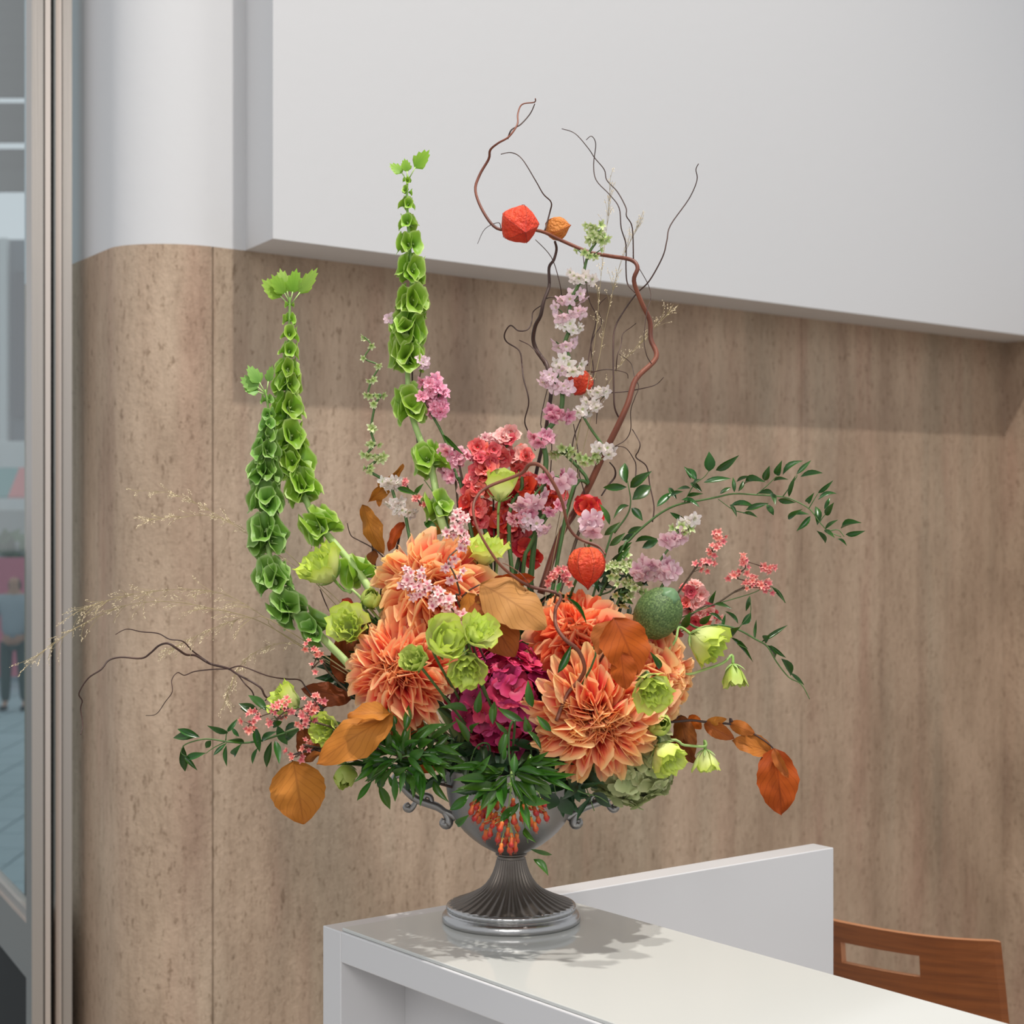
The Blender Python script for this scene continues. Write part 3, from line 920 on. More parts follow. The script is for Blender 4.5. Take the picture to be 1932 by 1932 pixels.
M_LARKW = mat('white_larkspur_petal', [(0.0, G(196, 206, 140)), (0.4, G(236, 230, 218)), (1.0, G(240, 226, 226))], rough=0.5, transl=0.3, vary=0.08)
M_LARKM = mat('mauve_pink_petal', [(0.0, G(190, 70, 108)), (0.5, G(228, 146, 168)), (1.0, G(240, 194, 202))], rough=0.5, transl=0.3, vary=0.14)
M_LILAC = mat('lilac_petal', [(0.0, G(200, 140, 158)), (1.0, G(236, 208, 212))], rough=0.5, transl=0.3, vary=0.1)
M_STOCK = mat('rose_pink_petal', [(0.0, G(208, 80, 124)), (0.5, G(226, 130, 160)), (1.0, G(240, 182, 200))], rough=0.5, transl=0.25, vary=0.14)
M_SNAP = mat('coral_red_snapdragon_petal', [(0.0, G(186, 30, 38)), (0.5, G(218, 66, 66)), (1.0, G(232, 118, 112))], rough=0.5, transl=0.25, vary=0.16)
M_SNAPP = mat('salmon_pink_snapdragon_petal', [(0.0, G(226, 112, 100)), (0.5, G(236, 158, 150)), (1.0, G(244, 192, 182))], rough=0.5, transl=0.3, vary=0.1)
M_SCARLET = mat('scarlet_petal', [(0.0, G(168, 18, 20)), (0.6, G(210, 38, 32)), (1.0, G(226, 72, 52))], rough=0.5, transl=0.3, vary=0.12)
M_BUDG = mat('green_white_bud', [(0.0, G(126, 158, 70)), (0.5, G(178, 196, 124)), (1.0, G(222, 224, 184))], rough=0.55, transl=0.2, vary=0.1)
M_MILK = mat('orange_milkweed_bud', [(0.0, G(200, 120, 44)), (0.4, G(206, 92, 34)), (0.7, G(176, 44, 26)), (1.0, G(140, 26, 22))], rough=0.45, vary=0.14)
M_LANT = mat('orange_red_lantern', [(0.0, G(236, 104, 52)), (0.5, G(232, 72, 36)), (1.0, G(204, 44, 24))], rough=0.5, transl=0.25, noise=1.0, nscale=(3, 3, 3), bump=0.6, bscale=(5, 5, 5))
M_LANTO = mat('pale_orange_lantern', [(0.0, G(224, 150, 70)), (1.0, G(228, 136, 52))], rough=0.5, transl=0.25, noise=1.0, nscale=(3, 3, 3), bump=0.6, bscale=(5, 5, 5))
M_LRIB = mat('lantern_rib', G(150, 44, 26), rough=0.6)
M_WILLOW = mat('willow_bark', [(0.25, G(66, 36, 28)), (0.5, G(112, 60, 42)), (0.75, G(136, 78, 52))], rough=0.5, coord='none', noise=0.9, nscale=(20, 20, 20))
M_WILLOWD = mat('dark_willow_bark', [(0.25, G(42, 28, 24)), (0.75, G(80, 52, 42))], rough=0.55, coord='none', noise=0.8, nscale=(30, 30, 30))
M_POD = mat('green_pod_skin', [(0.25, G(44, 64, 30)), (0.5, G(74, 100, 48)), (0.75, G(112, 134, 80))], rough=0.55, coord='none', noise=1.2, nscale=(13, 13, 13), bump=0.18, bscale=(20, 20, 20))
M_PODCAP = mat('grey_green_cap', G(92, 124, 84), rough=0.5)
M_GRASS = mat('dry_grass_stem', G(150, 134, 96), rough=0.7)
M_SEED = mat('grass_seed', G(232, 214, 180), rough=0.7, vary=0.1)
M_FOAM = mat('wet_floral_foam', G(26, 46, 26), rough=0.95)

# ------------------------------------------------------------------ flowers: builders
MOUTH = spot(964.5, 1452)
def mouth(spread=0.05, drop=None):
    a = rnd.uniform(0, 6.28); r = spread * math.sqrt(rnd.random())
    return MOUTH + Vector((r * math.cos(a), r * math.sin(a), -(rnd.uniform(0.01, 0.04) if drop is None else drop)))

def ax(ix, iy, k):
    """a direction: right, up and towards the viewer"""
    return Vector((ix, -k, iy)).normalized()

def scaled(loc, rot, s):
    if not isinstance(s, (tuple, list)):
        s = (s, s, s)
    return Matrix.Translation(loc) @ rot @ Matrix.Diagonal((s[0], s[1], s[2], 1))

def stem_part(root, pts, radii, material, name='stem', sides=7, sub=4):
    g = Geo(); g.tube(pts, radii, sides, sub)
    return part(name, g, material, root, smooth=True)

def route(start, axis, end, out=0.035):
    s = Vector(start); a = Vector(axis)
    p1 = s - a * out
    mid = p1 * 0.5 + end * 0.5 - a * out * 0.4
    return [s, p1, mid, end]

def dahlia(px, py, d, R, axis, label, n=150, squash=0.82, mats=(M_DAHLIA,), seed=0, long=1.0):
    rd = random.Random(seed + 100)
    c = spot(px, py, d); axis = axis.normalized()
    end = mouth()
    root = thing('dahlia', label, 'dahlia', end, 'big peach dahlias')
    Rm = R * PX * (SUBJ + d) / SUBJ
    B = basis(axis, rd.uniform(0, 6))
    base = c - axis * Rm * 0.55
    g = Geo(); g.lathe([(0.001, -0.32), (0.2, -0.3), (0.34, -0.1), (0.36, 0.1), (0.26, 0.28), (0.1, 0.36), (0.001, 0.38)], 14)
    put('flower_core', g.mesh('flower_core', M_DCORE), root, scaled(base + axis * Rm * 0.12, B, Rm))
    stem_part(root, route(base - axis * Rm * 0.1, axis, end), [0.0042, 0.004, 0.004], M_STEMD)
    gold = math.pi * (3 - math.sqrt(5))
    for i in range(n):
        t = (i + 0.5) / n
        th = math.radians(8 + 94 * t ** 0.85) + rd.uniform(-0.2, 0.2)
        phi = i * gold + rd.uniform(-0.15, 0.15)
        L = Rm * (0.74 + 0.34 * t ** 0.8) * rd.uniform(0.82, 1.12) * long
        if th < 0.9:
            L *= 0.95
        w = Rm * (0.2 + 0.085 * t) * rd.uniform(0.75, 1.25)
        k = i % 4
        if t < 0.3:
            me = leaf_mesh(mats[i % len(mats)], 'petal', 8, 2, 0.95, -1.15 - 0.15 * k, 0.06, 0, k, 0.2 * (k - 1.5))
        elif t < 0.75:
            me = leaf_mesh(mats[i % len(mats)], 'petal', 8, 2, 0.8, -0.85 + 0.3 * k, 0.08, 0, 10 + k, 0.3 * (k - 1.5))
        else:
            me = leaf_mesh(mats[i % len(mats)], 'petal', 8, 2, 0.55, 0.3 - 0.3 * k, 0.08, 0, 20 + k, 0.3 * (k - 1.5))
        # local frame: x outward along the petal, z towards the flower axis
        x = Vector((math.sin(th) * math.cos(phi), math.sin(th) * math.sin(phi), math.cos(th)))
        zc = Vector((-math.cos(th) * math.cos(phi), -math.cos(th) * math.sin(phi), math.sin(th)))
        tw = rd.uniform(-0.35, 0.35)
        yv = zc.cross(x)
        zz = zc * math.cos(tw) + yv * math.sin(tw)
        yy = zz.cross(x)
        M = Matrix((x * L, yy * w, zz * L * 0.9)).transposed().to_4x4()
        start = Vector((math.sin(th) * math.cos(phi), math.sin(th) * math.sin(phi), 0)) * Rm * 0.1 + Vector((0, 0, Rm * (0.32 * (1 - t))))
        put('petal', me, root, Matrix.Translation(base) @ B @ Matrix.Diagonal((1, 1, squash, 1)) @ Matrix.Translation(start) @ M)
    return root

def lisianthus(px, py, d, R, axis, kind, label, material=M_LISI, seed=0, via=None, stemr=0.0015, end=None):
    rd = random.Random(seed + 300)
    axis = axis.normalized()
    c = spot(px, py, d)
    Rm = R * PX * (SUBJ + d) / SUBJ
    H = {'cup': 1.7, 'open': 1.15, 'bud': 1.9, 'ruffle': 1.4, 'nod': 1.6}[kind]
    Rm *= 1.14
    base = c - axis * Rm * H * 0.5
    if end is None:
        end = mouth()
    root = thing('lisianthus', label, 'lisianthus', end, 'lime green lisianthus blooms')
    B = basis(axis, rd.uniform(0, 6))
    pts = [base, base - axis * Rm * 0.6] + ([spot(*v) for v in via] if via else [base * 0.5 + end * 0.5 - axis * 0.015]) + [end]
    stem_part(root, pts, [stemr * 1.2, stemr, stemr, stemr * 1.2], M_STEMG if via else M_STEMD, sub=5)
    rings = {'cup': [(0.3, 1.4, 3, 0.0, 0.05), (0.5, 1.58, 4, 0.02, 0.06), (0.68, 1.65, 4, 0.05, 0.06), (0.82, 1.58, 4, 0.12, 0.07)],
             'open': [(0.2, 1.05, 4, 0.06, 0.1), (0.36, 1.2, 5, 0.12, 0.1), (0.55, 1.25, 5, 0.2, 0.1), (0.72, 1.12, 5, 0.36, 0.11)],
             'ruffle': [(0.2, 1.25, 4, 0.05, 0.1), (0.38, 1.4, 5, 0.08, 0.11), (0.58, 1.42, 5, 0.1, 0.1), (0.78, 1.3, 5, 0.16, 0.1)],
             'bud': [(0.4, 1.75, 4, -0.25, 0.03), (0.62, 1.8, 4, -0.35, 0.03), (0.85, 1.75, 4, -0.45, 0.03)],
             'nod': [(0.3, 1.25, 3, 0.02, 0.06), (0.5, 1.5, 5, 0.05, 0.07), (0.74, 1.55, 5, 0.1, 0.08)]}[kind]
    for k, (r, h, n, fl, ru) in enumerate(rings):
        for j in range(n):
            me = cup_petal_mesh(material, r, h, 3.7 / n if n > 3 else 1.25, fl, ru, j % 3 + 7 * k)
            a = 2 * math.pi * j / n + k * 0.7 + rd.uniform(-0.2, 0.2)
            s = Rm * rd.uniform(0.93, 1.07)
            til = Matrix.Rotation(rd.uniform(-0.08, 0.1), 4, 'Y')
            put('petal', me, root, scaled(base, B @ Matrix.Rotation(a, 4, 'Z') @ til, s))
    for j in range(5):
        a = 2 * math.pi * j / 5
        x = (B.to_3x3() @ Vector((math.cos(a) * 0.75, math.sin(a) * 0.75, 0.66))).normalized()
        put('sepal', leaf_mesh(M_STEMG, 'lance', 4, 1, 0.2, -1.0), root, along(base - axis * Rm * 0.05, base + x * Rm * 0.95, Rm * 0.2, face=axis))
    return root

def bell_mesh(material, seed):
    def build():
        rd = random.Random(seed)
        ph = rd.uniform(0, 6.28)
        sq = rd.uniform(0.5, 0.78)
        prof = [(0.06, -0.1), (0.2, 0.05), (0.36, 0.3), (0.56, 0.55), (0.82, 0.74), (1.02, 0.84)]
        rows, uvs = [], []
        n = 18
        for i, (r, z) in enumerate(prof):
            u = i / (len(prof) - 1)
            row = []
            for j in range(n):
                a = 2 * math.pi * j / n
                lob = 1 + (0.1 * math.cos(5 * a + ph) + 0.06 * math.cos(2 * a + ph * 2)) * u ** 2
                zz = z + (0.12 * math.cos(3 * a + ph * 1.7) - 0.16 * math.cos(a)) * u ** 2
                row.append(Vector((r * lob * math.cos(a), r * lob * sq * math.sin(a), zz)))
            rows.append(row); uvs.append([(u, j / n) for j in range(n)])
        g = Geo(); g.grid(rows, uvs, closed=True)
        b = len(g.v)
        for q in range(3):      # the little white heart in the cup
            a = q * 2.1
            g.add([Vector((0.05 * math.cos(a + t), 0.05 * math.sin(a + t), 0.3)) for t in (0, 2.1, 4.2)] + [Vector((0.1 * math.cos(a), 0.1 * math.sin(a), 0.46))], [(0, 1, 3), (1, 2, 3), (2, 0, 3)], (1.0, 0.5))
        return g.mesh('bell', material)
    return cached(('bell', material.name, seed), build)

def bells(label, chain, whorls, tuft, material, seed=0):
    """chain: stem from the tip down (px, py, d); whorls: (place along the stem 0..1, bell radius px, how many)"""
    rd = random.Random(seed)
    pts = [spot(*p) for p in chain]
    end = mouth(0.04)
    root = thing('bells_of_ireland', label, 'bells of ireland', end, 'bells of ireland spires')
    allp = pts + [end]
    stem_part(root, allp, [0.0012, 0.002, 0.003, 0.0042, 0.005], M_STEMG, sub=4)
    P = catmull(pts, 8)
    for (t, r, n) in [w for (t_, r_, n_) in whorls for w in (((t_ - 0.008, r_ * 1.1, n_), (t_ + 0.008, r_ * 1.0, max(2, n_ - 2))) if r_ >= 20 else ((t_, r_ * 1.05, n_),))]:
        t = max(0.0, t)
        q = t * (len(P) - 1); k = min(int(q), len(P) - 2)
        c = P[k].lerp(P[k + 1], q - k)
        tn = (P[max(k - 1, 0)] - P[min(k + 2, len(P) - 1)]).normalized()
        B = basis(tn, rd.uniform(0, 6.28))
        for j in range(n):
            a = 2 * math.pi * j / n + rd.uniform(-0.25, 0.25)
            el = rd.uniform(0.1, 0.7)
            dv = (B.to_3x3() @ Vector((math.cos(a) * math.cos(el), math.sin(a) * math.cos(el), math.sin(el)))).normalized()
            z = dv
            x = (tn - z * tn.dot(z)).normalized()
            y = z.cross(x)
            rr = r * PX * rd.uniform(0.88, 1.15)
            M = Matrix((-x * rr, -y * rr, z * rr)).transposed().to_4x4()
            put('bell', bell_mesh(material, rd.randint(0, 5)), root, Matrix.Translation(c + dv * 0.002) @ M)
        for j in range(2):
            a = rd.uniform(0, 6.28)
            dv = (B.to_3x3() @ Vector((math.cos(a), math.sin(a), -0.3))).normalized()
            put('spine', leaf_mesh(M_STEMG, 'lance', 3, 1, 0.1, 0.6), root, along(c, c + dv * r * PX * 0.9, r * PX * 0.12))
    for (bx, by, tx, ty, w) in tuft:
        A = spot(bx, by, chain[0][2]); Bp = spot(tx, ty, chain[0][2] + rd.uniform(-0.012, 0.006))
        lf = put('tip_leaf', lobed_leaf(material), root, along(A.lerp(Bp, 0.3), Bp, w * PX, rd.uniform(-0.5, 0.5)))
        g = Geo(); g.tube([P[min(4, len(P) - 1)].lerp(A, 0.6), A.lerp(Bp, 0.35)], 0.0007, 5, 1)
        part('petiole', g, M_STEMG, root, smooth=True)
    return root

def lobed_leaf(material):
    def build():
        n = 14
        rows, uvs = [], []
        out = []
        for i in range(n + 1):
            a = -1.25 + 2.5 * i / n
            r = 1.0 - 0.22 * abs(a) + (0.09 if i % 2 else -0.05)
            out.append((r * math.cos(a), r * math.sin(a) * 0.62))
        g = Geo()
        c0 = [Vector((0, 0, 0))] * (n + 1)
        for f in (0.0, 0.35, 0.7, 1.0):
            rows.append([Vector((x * f, y * f, 0.16 * (f * y) ** 2 * 4 - 0.12 * f * f + 0.02 * (i % 2) * f)) for i, (x, y) in enumerate(out)])
            uvs.append([(0.35 + 0.5 * f, i / n) for i in range(n + 1)])
        g.grid(rows, uvs)
        return g.mesh('tip_leaf', material)
    return cached(('lobed', material.name), build)

def sprig(name, label, cat, stems, leaves, material, width=0.3, d=0.0, group=None, radii=0.001, stem_mat=M_STEMD, prof='lance', conv=None, end=None, seed=0, to_mouth=True, dd=0.02, wscale=1.0, minw=8):
    """leaves: (base x, base y, tip x, tip y[, width px]); conv maps list coordinates to photograph pixels"""
    rd = random.Random(seed + 900)
    cv = conv or (lambda x, y: (x, y))
    def dep(x):
        return d(x) if callable(d) else d
    def W(x, y, e=0.0):
        px, py = cv(x, y)
        return spot(px, py, dep(px) + e)
    main = [W(x, y) for x, y in stems[0]]
    end = end or mouth()
    root = thing(name, label, cat, end, group)
    stem_part(root, main + ([end] if to_mouth else []), [radii * 0.5, radii, radii * 1.5], stem_mat, sub=4, sides=6)
    for s in stems[1:]:
        stem_part(root, [W(x, y) for x, y in s], [radii * 0.4, radii * 0.7], stem_mat, name='side_stem', sides=5)
    for i, lf in enumerate(leaves):
        A = W(lf[0], lf[1]); B = W(lf[2], lf[3], rd.uniform(-dd, dd))
        ln = (B - A).length
        w = (lf[4] * PX) if len(lf) > 4 else max(minw * PX, ln * width * rd.uniform(0.85, 1.2)) * wscale
        me = leaf_mesh(material, prof, 6, 1, rd.choice((0.15, 0.35)), rd.choice((0.25, 0.5, 0.8)), 0.0, 0, i % 3, 0.0)
        put('leaf', me, root, along(A, B, w * 0.98, rd.uniform(-0.5, 0.5)))
    return root

def beech(label, stems, leaves, d=0.0, end=None, to_mouth=True, group='dried beech branches'):
    """leaves: (base x, base y, tip x, tip y, width px, material, roll, depth shift)"""
    end = end or mouth()
    root = thing('beech_branch', label, 'dried leaves', end, group)
    for k, s in enumerate(stems):
        stem_part(root, [spot(x, y, d) for x, y in s] + ([end] if (k == 0 and to_mouth) else []), [0.0008, 0.0014, 0.0018], M_WILLOWD, sub=4, sides=6)
    for i, (bx, by, tx, ty, w, m, roll, ds) in enumerate(leaves):
        A = spot(bx, by, d + ds); B = spot(tx, ty, d + ds - 0.008)
        me = leaf_mesh(m, 'beech', 14, 3, 0.18 if i % 2 else -0.12, 0.35 if i % 2 else 0.6, 0.07, 0.022, i + 3, 0.0)
        put('leaf', me, root, along(A, B, w * PX, roll))
    return root

def spray(name, label, cat, chain, k, rho, size, meshes, group=None, r=0.0009, stem_mat=M_STEMB, seed=0, out=0.5, heart=False, end=None, to_mouth=True, part_name='floret', leaf=None):
    """a branch with small flowers gathered round its upper points (px, py, d)"""
    rd = random.Random(seed + 500)
    pts = [spot(*p[:3]) for p in chain]
    end = end or mouth()
    root = thing(name, label, cat, end, group)
    g = Geo()
    g.tube(pts + ([end] if to_mouth else []), [r * 0.6, r, r * 1.5], 6, 4)
    P = catmull(pts, 4)
    for i, p in enumerate(chain):
        n = p[3] if len(p) > 3 else k
        c = pts[i]
        for j in range(n):
            dv = Vector((rd.gauss(0, 1), rd.gauss(-0.35, 0.8), rd.gauss(0.1, 1)))
            dv.normalize()
            q = c + dv * rho * PX * rd.uniform(0.35, 1.0)
            axis = (dv * out + Vector((0, -0.75, 0.15)) + Vector((rd.gauss(0, 0.3), 0, rd.gauss(0, 0.3)))).normalized()
            s = size * PX * rd.uniform(0.8, 1.2)
            put(part_name, meshes[rd.randrange(len(meshes))], root, scaled(q, basis(axis, rd.uniform(0, 6)), s))
            b = P[min(len(P) - 1, i * 4 + 3)]
            g.tube([b.lerp(c, 0.6), q - axis * s * 0.05], [r * 0.45, r * 0.4], 4, 1)
    part('stem', g, stem_mat, root, smooth=True)
    if leaf:
        for (bx, by, tx, ty, w) in leaf:
            put('leaf', leaf_mesh(M_RUSCL, 'lance', 6, 1, 0.2, 0.4), root, along(spot(bx, by, chain[0][2]), spot(tx, ty, chain[0][2]), w * PX, 0.3))
    return root

def hydrangea(px, py, d, R, axis, label, material, core, n, fsize, seed=0, group=None):
    rd = random.Random(seed + 40)
    c = spot(px, py, d); axis = axis.normalized(); Rm = R * PX * (SUBJ + d) / SUBJ
    end = mouth()
    root = thing('hydrangea', label, 'hydrangea', end, group)
    B = basis(axis)
    g = Geo(); g.lathe([(0.001, -0.5), (0.5, -0.45), (0.78, -0.1), (0.76, 0.2), (0.5, 0.55), (0.001, 0.72)], 20)
    put('flower_core', g.mesh('flower_core', core), root, scaled(c, B, Rm))
    stem_part(root, route(c - axis * Rm * 0.4, axis, end), [0.004, 0.0035], M_STEMD)
    gold = math.pi * (3 - math.sqrt(5))
    ms = [rosette_mesh(material, 4, 1.45, 0.2 + 0.12 * q, 0.03, 1, q, 'round', 0.1) for q in range(4)]
    for i in range(n):
        z = 1 - 1.35 * (i + 0.5) / n
        rr = math.sqrt(max(0, 1 - z * z))
        v = Vector((rr * math.cos(i * gold), rr * math.sin(i * gold), z * 0.9))
        v = B.to_3x3() @ v
        tilt = (v + Vector((rd.gauss(0, 0.3), rd.gauss(0, 0.3), rd.gauss(0, 0.3)))).normalized()
        put('floret', ms[i % 4], root, scaled(c + v * Rm * rd.uniform(0.84, 1.0), basis(tilt, rd.uniform(0, 6)), fsize * PX * rd.uniform(0.8, 1.2)))
    return root

def lantern(px, py, d, R, axis, label, material, stem_to, ribs=6, ratio=1.15, seed=0):
    """papery calyx: axis points from the stalk end to the pointed tip"""
    axis = axis.normalized()
    c = spot(px, py, d); Rm = R * PX * (SUBJ + d) / SUBJ
    endp = spot(*stem_to)
    root = thing('physalis_lantern', label, 'physalis', endp, 'orange paper lanterns')
    prof = [(0.05, -0.86), (0.3, -0.9), (0.62, -0.8), (0.88, -0.5), (1.0, -0.12), (0.95, 0.25), (0.74, 0.58), (0.46, 0.84), (0.2, 1.04), (0.05, 1.2), (0.01, 1.28)]
    def mod(a, t):
        f = (math.cos(a * ribs) * 0.5 + 0.5) ** 2
        return 0.9 + 0.13 * f + 0.02 * math.sin(a * 5 + t * 9 + seed)
    B = basis(axis, 0.4 + seed)
    g = Geo(); g.lathe([(r, z * ratio) for r, z in prof], 48, mod)
    put('paper_husk', g.mesh('paper_husk', material), root, scaled(c, B, Rm))
    rg = Geo()
    for k in range(ribs):
        a = 2 * math.pi * k / ribs
        rg.tube([Vector((r * 1.035 * math.cos(a), r * 1.035 * math.sin(a), z * ratio)) for r, z in prof], [0.018, 0.014, 0.012], 4, 1)
    put('rib', rg.mesh('rib', M_LRIB), root, scaled(c, B, Rm))
    top = c - axis * Rm * 0.88 * ratio
    stem_part(root, [top, top - axis * Rm * 0.25, endp], [0.0008, 0.0007], M_STEMB, sides=5)
    return root

def twigs(name, label, paths, material, root_at=None, group=None, thick=1.55, twig_mat=None):
    """paths: list of (d, radii px, [(x, y), ...]); the first is the main branch and ends low"""
    end = spot(paths[0][2][-1][0], paths[0][2][-1][1], paths[0][0]) if root_at is None else root_at
    root = thing(name, label, 'branch', end, group)
    rd = random.Random(len(paths))
    for i, (d, rad, pts) in enumerate(paths):
        P = []
        n = len(pts)
        for j, (x, y) in enumerate(pts):
            dj = d + (0.012 * math.sin(j * 0.9 + i) if 0 < j < n - 1 else 0)
            P.append(spot(x, y, dj))
        if i == 0 and root_at is not None:
            P.append(root_at)
        stem_part(root, P, [r * PX * 0.5 * (thick if i == 0 else 1.2) for r in rad], material if i == 0 or not twig_mat else twig_mat, name='branch' if i == 0 else 'twig', sides=8 if i == 0 else 6, sub=5)
    return root

def grass(label, stems, d, n, seed, spread=24, fall=1.0, group='wispy panic grass plumes'):
    rd = random.Random(seed)
    end = mouth(0.05)
    root = thing('panic_grass', label, 'grass', end, group)
    g = Geo(); sd = Geo()
    for s in stems:
        P0 = [spot(x, y, d + 0.01 * math.sin(i)) for i, (x, y) in enumerate(s)]
        g.tube(P0 + [end], [0.0002, 0.00035, 0.0006], 4, 4)
        P = catmull(P0, 8)
        m = len(P)
        for i in range(n):
            t = rd.random() ** 1.4 * 0.75
            k = min(int(t * (m - 1)), m - 2)
            b = P[k + 1]
            tn = (P[k] - P[k + 1]).normalized()
            side = Vector((rd.gauss(0, 1), rd.gauss(0, 0.7), rd.gauss(0, 1)))
            L = spread * PX * rd.uniform(0.8, 2.6)
            tip = b + (tn * 0.9 + side * 0.33 + Vector((0, 0, -0.35 * fall))).normalized() * L
            midp = b.lerp(tip, 0.5) + tn * L * 0.1
            g.tube([b, midp, tip], [0.00022, 0.00018], 3, 2)
            for q in range(rd.randint(4, 8)):
                c = midp.lerp(tip, rd.random()) + Vector((rd.gauss(0, 1), rd.gauss(0, 1), rd.gauss(0, 1))) * 1.6 * PX
                a = (tip - b).normalized() * rd.uniform(1.2, 2.0) * PX
                o1 = a.orthogonal().normalized() * 0.65 * PX; o2 = a.cross(o1).normalized() * 0.65 * PX
                sd.add([c - a, c + o1, c + o2, c - o1, c - o2, c + a], [(0, 1, 2), (0, 2, 3), (0, 3, 4), (0, 4, 1), (5, 2, 1), (5, 3, 2), (5, 4, 3), (5, 1, 4)])
    part('grass_stalk', g, M_GRASS, root, kind='stuff')
    part('grass_seed', sd, M_SEED, root, kind='stuff')
    return root

# ------------------------------------------------------------------ flowers: the arrangement
def frame_of(ox, oy, s):
    return lambda x, y: (ox + x / s, oy + y / s)

g = Geo(); g.lathe([(0.001, -0.02), (0.05, -0.02), (0.068, 0.0), (0.07, 0.02), (0.055, 0.045), (0.001, 0.055)], 28)
g.v = [v + MOUTH + Vector((0, 0, -0.02)) for v in g.v]
single('floral_foam', g, M_FOAM, 'dark wet floral foam filling the bowl of the urn', 'floral foam', origin=MOUTH)

# copper beech
beech('two upright brown beech leaves rising at the upper left behind the peach dahlia',
      [[(690, 965), (695, 990), (703, 1030), (706, 1060), (740, 1120)], [(760, 985), (752, 1020), (740, 1080)]],
      [(684, 952, 726, 1048, 40, M_BEECH, 0.5, 0), (694, 948, 762, 876, 26, M_BEECH, 0.7, 0.004), (722, 900, 716, 958, 26, M_BEECHO, 0.6, 0.012),
       (762, 985, 734, 1042, 24, M_BEECHR, 0.3, 0.0), (706, 1035, 697, 1078, 24, M_BEECHD, 0.4, 0)], d=0.03)
beech('small orange beech leaf tip above the peach dahlia by the wax flower',
      [[(815, 1010), (830, 1040), (850, 1090)]],
      [(818, 1008, 848, 965, 30, M_BEECHO, 0.3, 0), (868, 1035, 905, 990, 30, M_BEECHR, 0.4, 0.01)], d=0.02)
beech('broad pale tan beech leaves overlapping at the centre of the arrangement',
      [[(905, 1103), (880, 1118), (868, 1140), (880, 1180)]],
      [(906, 1102, 1032, 1186, 92, M_BEECHP, -0.25, -0.06), (897, 1125, 972, 1240, 86, M_BEECH, 0.15, -0.045), (884, 1118, 898, 1186, 46, M_BEECHO, 0.3, -0.04), (930, 1095, 1010, 1088, 30, M_BEECHR, 0.7, -0.03)], d=-0.11)
beech('russet beech leaves standing between the two right dahlias',
      [[(1158, 1165), (1150, 1200), (1130, 1250)]],
      [(1158, 1166, 1204, 1275, 88, M_BEECHR, -0.2, -0.09), (1152, 1170, 1128, 1235, 44, M_BEECH, 0.5, -0.08), (1172, 1230, 1182, 1302, 46, M_BEECHR, 0.3, -0.1)], d=-0.13)
beech('large amber beech leaves spreading left under the left dahlia',
      [[(735, 1345), (700, 1360), (650, 1420), (610, 1418)]],
      [(742, 1348, 596, 1444, 74, M_BEECHO, 0.15, -0.07), (738, 1346, 655, 1352, 40, M_BEECHO, 0.5, -0.075), (735, 1350, 640, 1400, 40, M_BEECH, -0.7, -0.06)], d=-0.1)
beech('dark brown beech leaves at the left behind the pink wax flowers',
      [[(660, 1320), (620, 1330), (600, 1380)]],
      [(662, 1320, 566, 1300, 46, M_BEECHD, 0.2, 0), (652, 1290, 650, 1185, 60, M_BEECHD, 0.2, 0.0), (600, 1425, 562, 1375, 52, M_BEECHD, 0.2, 0), (620, 1400, 575, 1440, 36, M_BEECHD, 0.5, 0), (700, 1230, 690, 1160, 50, M_BEECHD, 0.3, 0.0)], d=-0.03)
beech('amber beech leaf hanging by itself at the far lower left',
      [[(552, 1436), (553, 1425), (575, 1418), (610, 1410), (660, 1400)]],
      [(553, 1436, 573, 1557, 102, M_BEECHO, -0.15, 0)], d=-0.07)
beech('copper beech branch reaching out to the lower right with a large hanging end leaf',
      [[(1460, 1414), (1452, 1405), (1431, 1390), (1400, 1372), (1377, 1366), (1330, 1362), (1290, 1360), (1200, 1380)], [(1377, 1366), (1378, 1356), (1381, 1362)]],
      [(1330, 1365, 1372, 1356, 17, M_BEECHO, 0.2, 0), (1328, 1366, 1386, 1394, 30, M_BEECH, 0.2, 0), (1376, 1364, 1425, 1384, 26, M_BEECH, 0.3, 0), (1456, 1420, 1380, 1398, 44, M_BEECH, 0.2, 0.004),
       (1460, 1412, 1474, 1540, 80, M_BEECHR, -0.1, -0.01), (1459, 1412, 1488, 1468, 20, M_BEECH, 0.5, -0.018)], d=-0.03)
beech('brown beech leaves hanging under the far right dahlia',
      [[(1285, 1350), (1270, 1360), (1240, 1370)]],
      [(1282, 1348, 1306, 1436, 42, M_BEECHD, 0.2, 0), (1262, 1385, 1314, 1440, 32, M_BEECHD, 0.4, 0.0), (1300, 1350, 1324, 1376, 24, M_BEECHR, 0.4, 0)], d=-0.01)
beech('small copper beech leaves low on the left above the urn handle',
      [[(800, 1430), (800, 1410), (830, 1400)]],
      [(782, 1425, 826, 1452, 44, M_BEECHR, 0.2, 0), (720, 1380, 752, 1400, 36, M_BEECHD, 0.2, 0), (770, 1360, 800, 1380, 40, M_BEECHR, 0.3, 0)], d=-0.05)

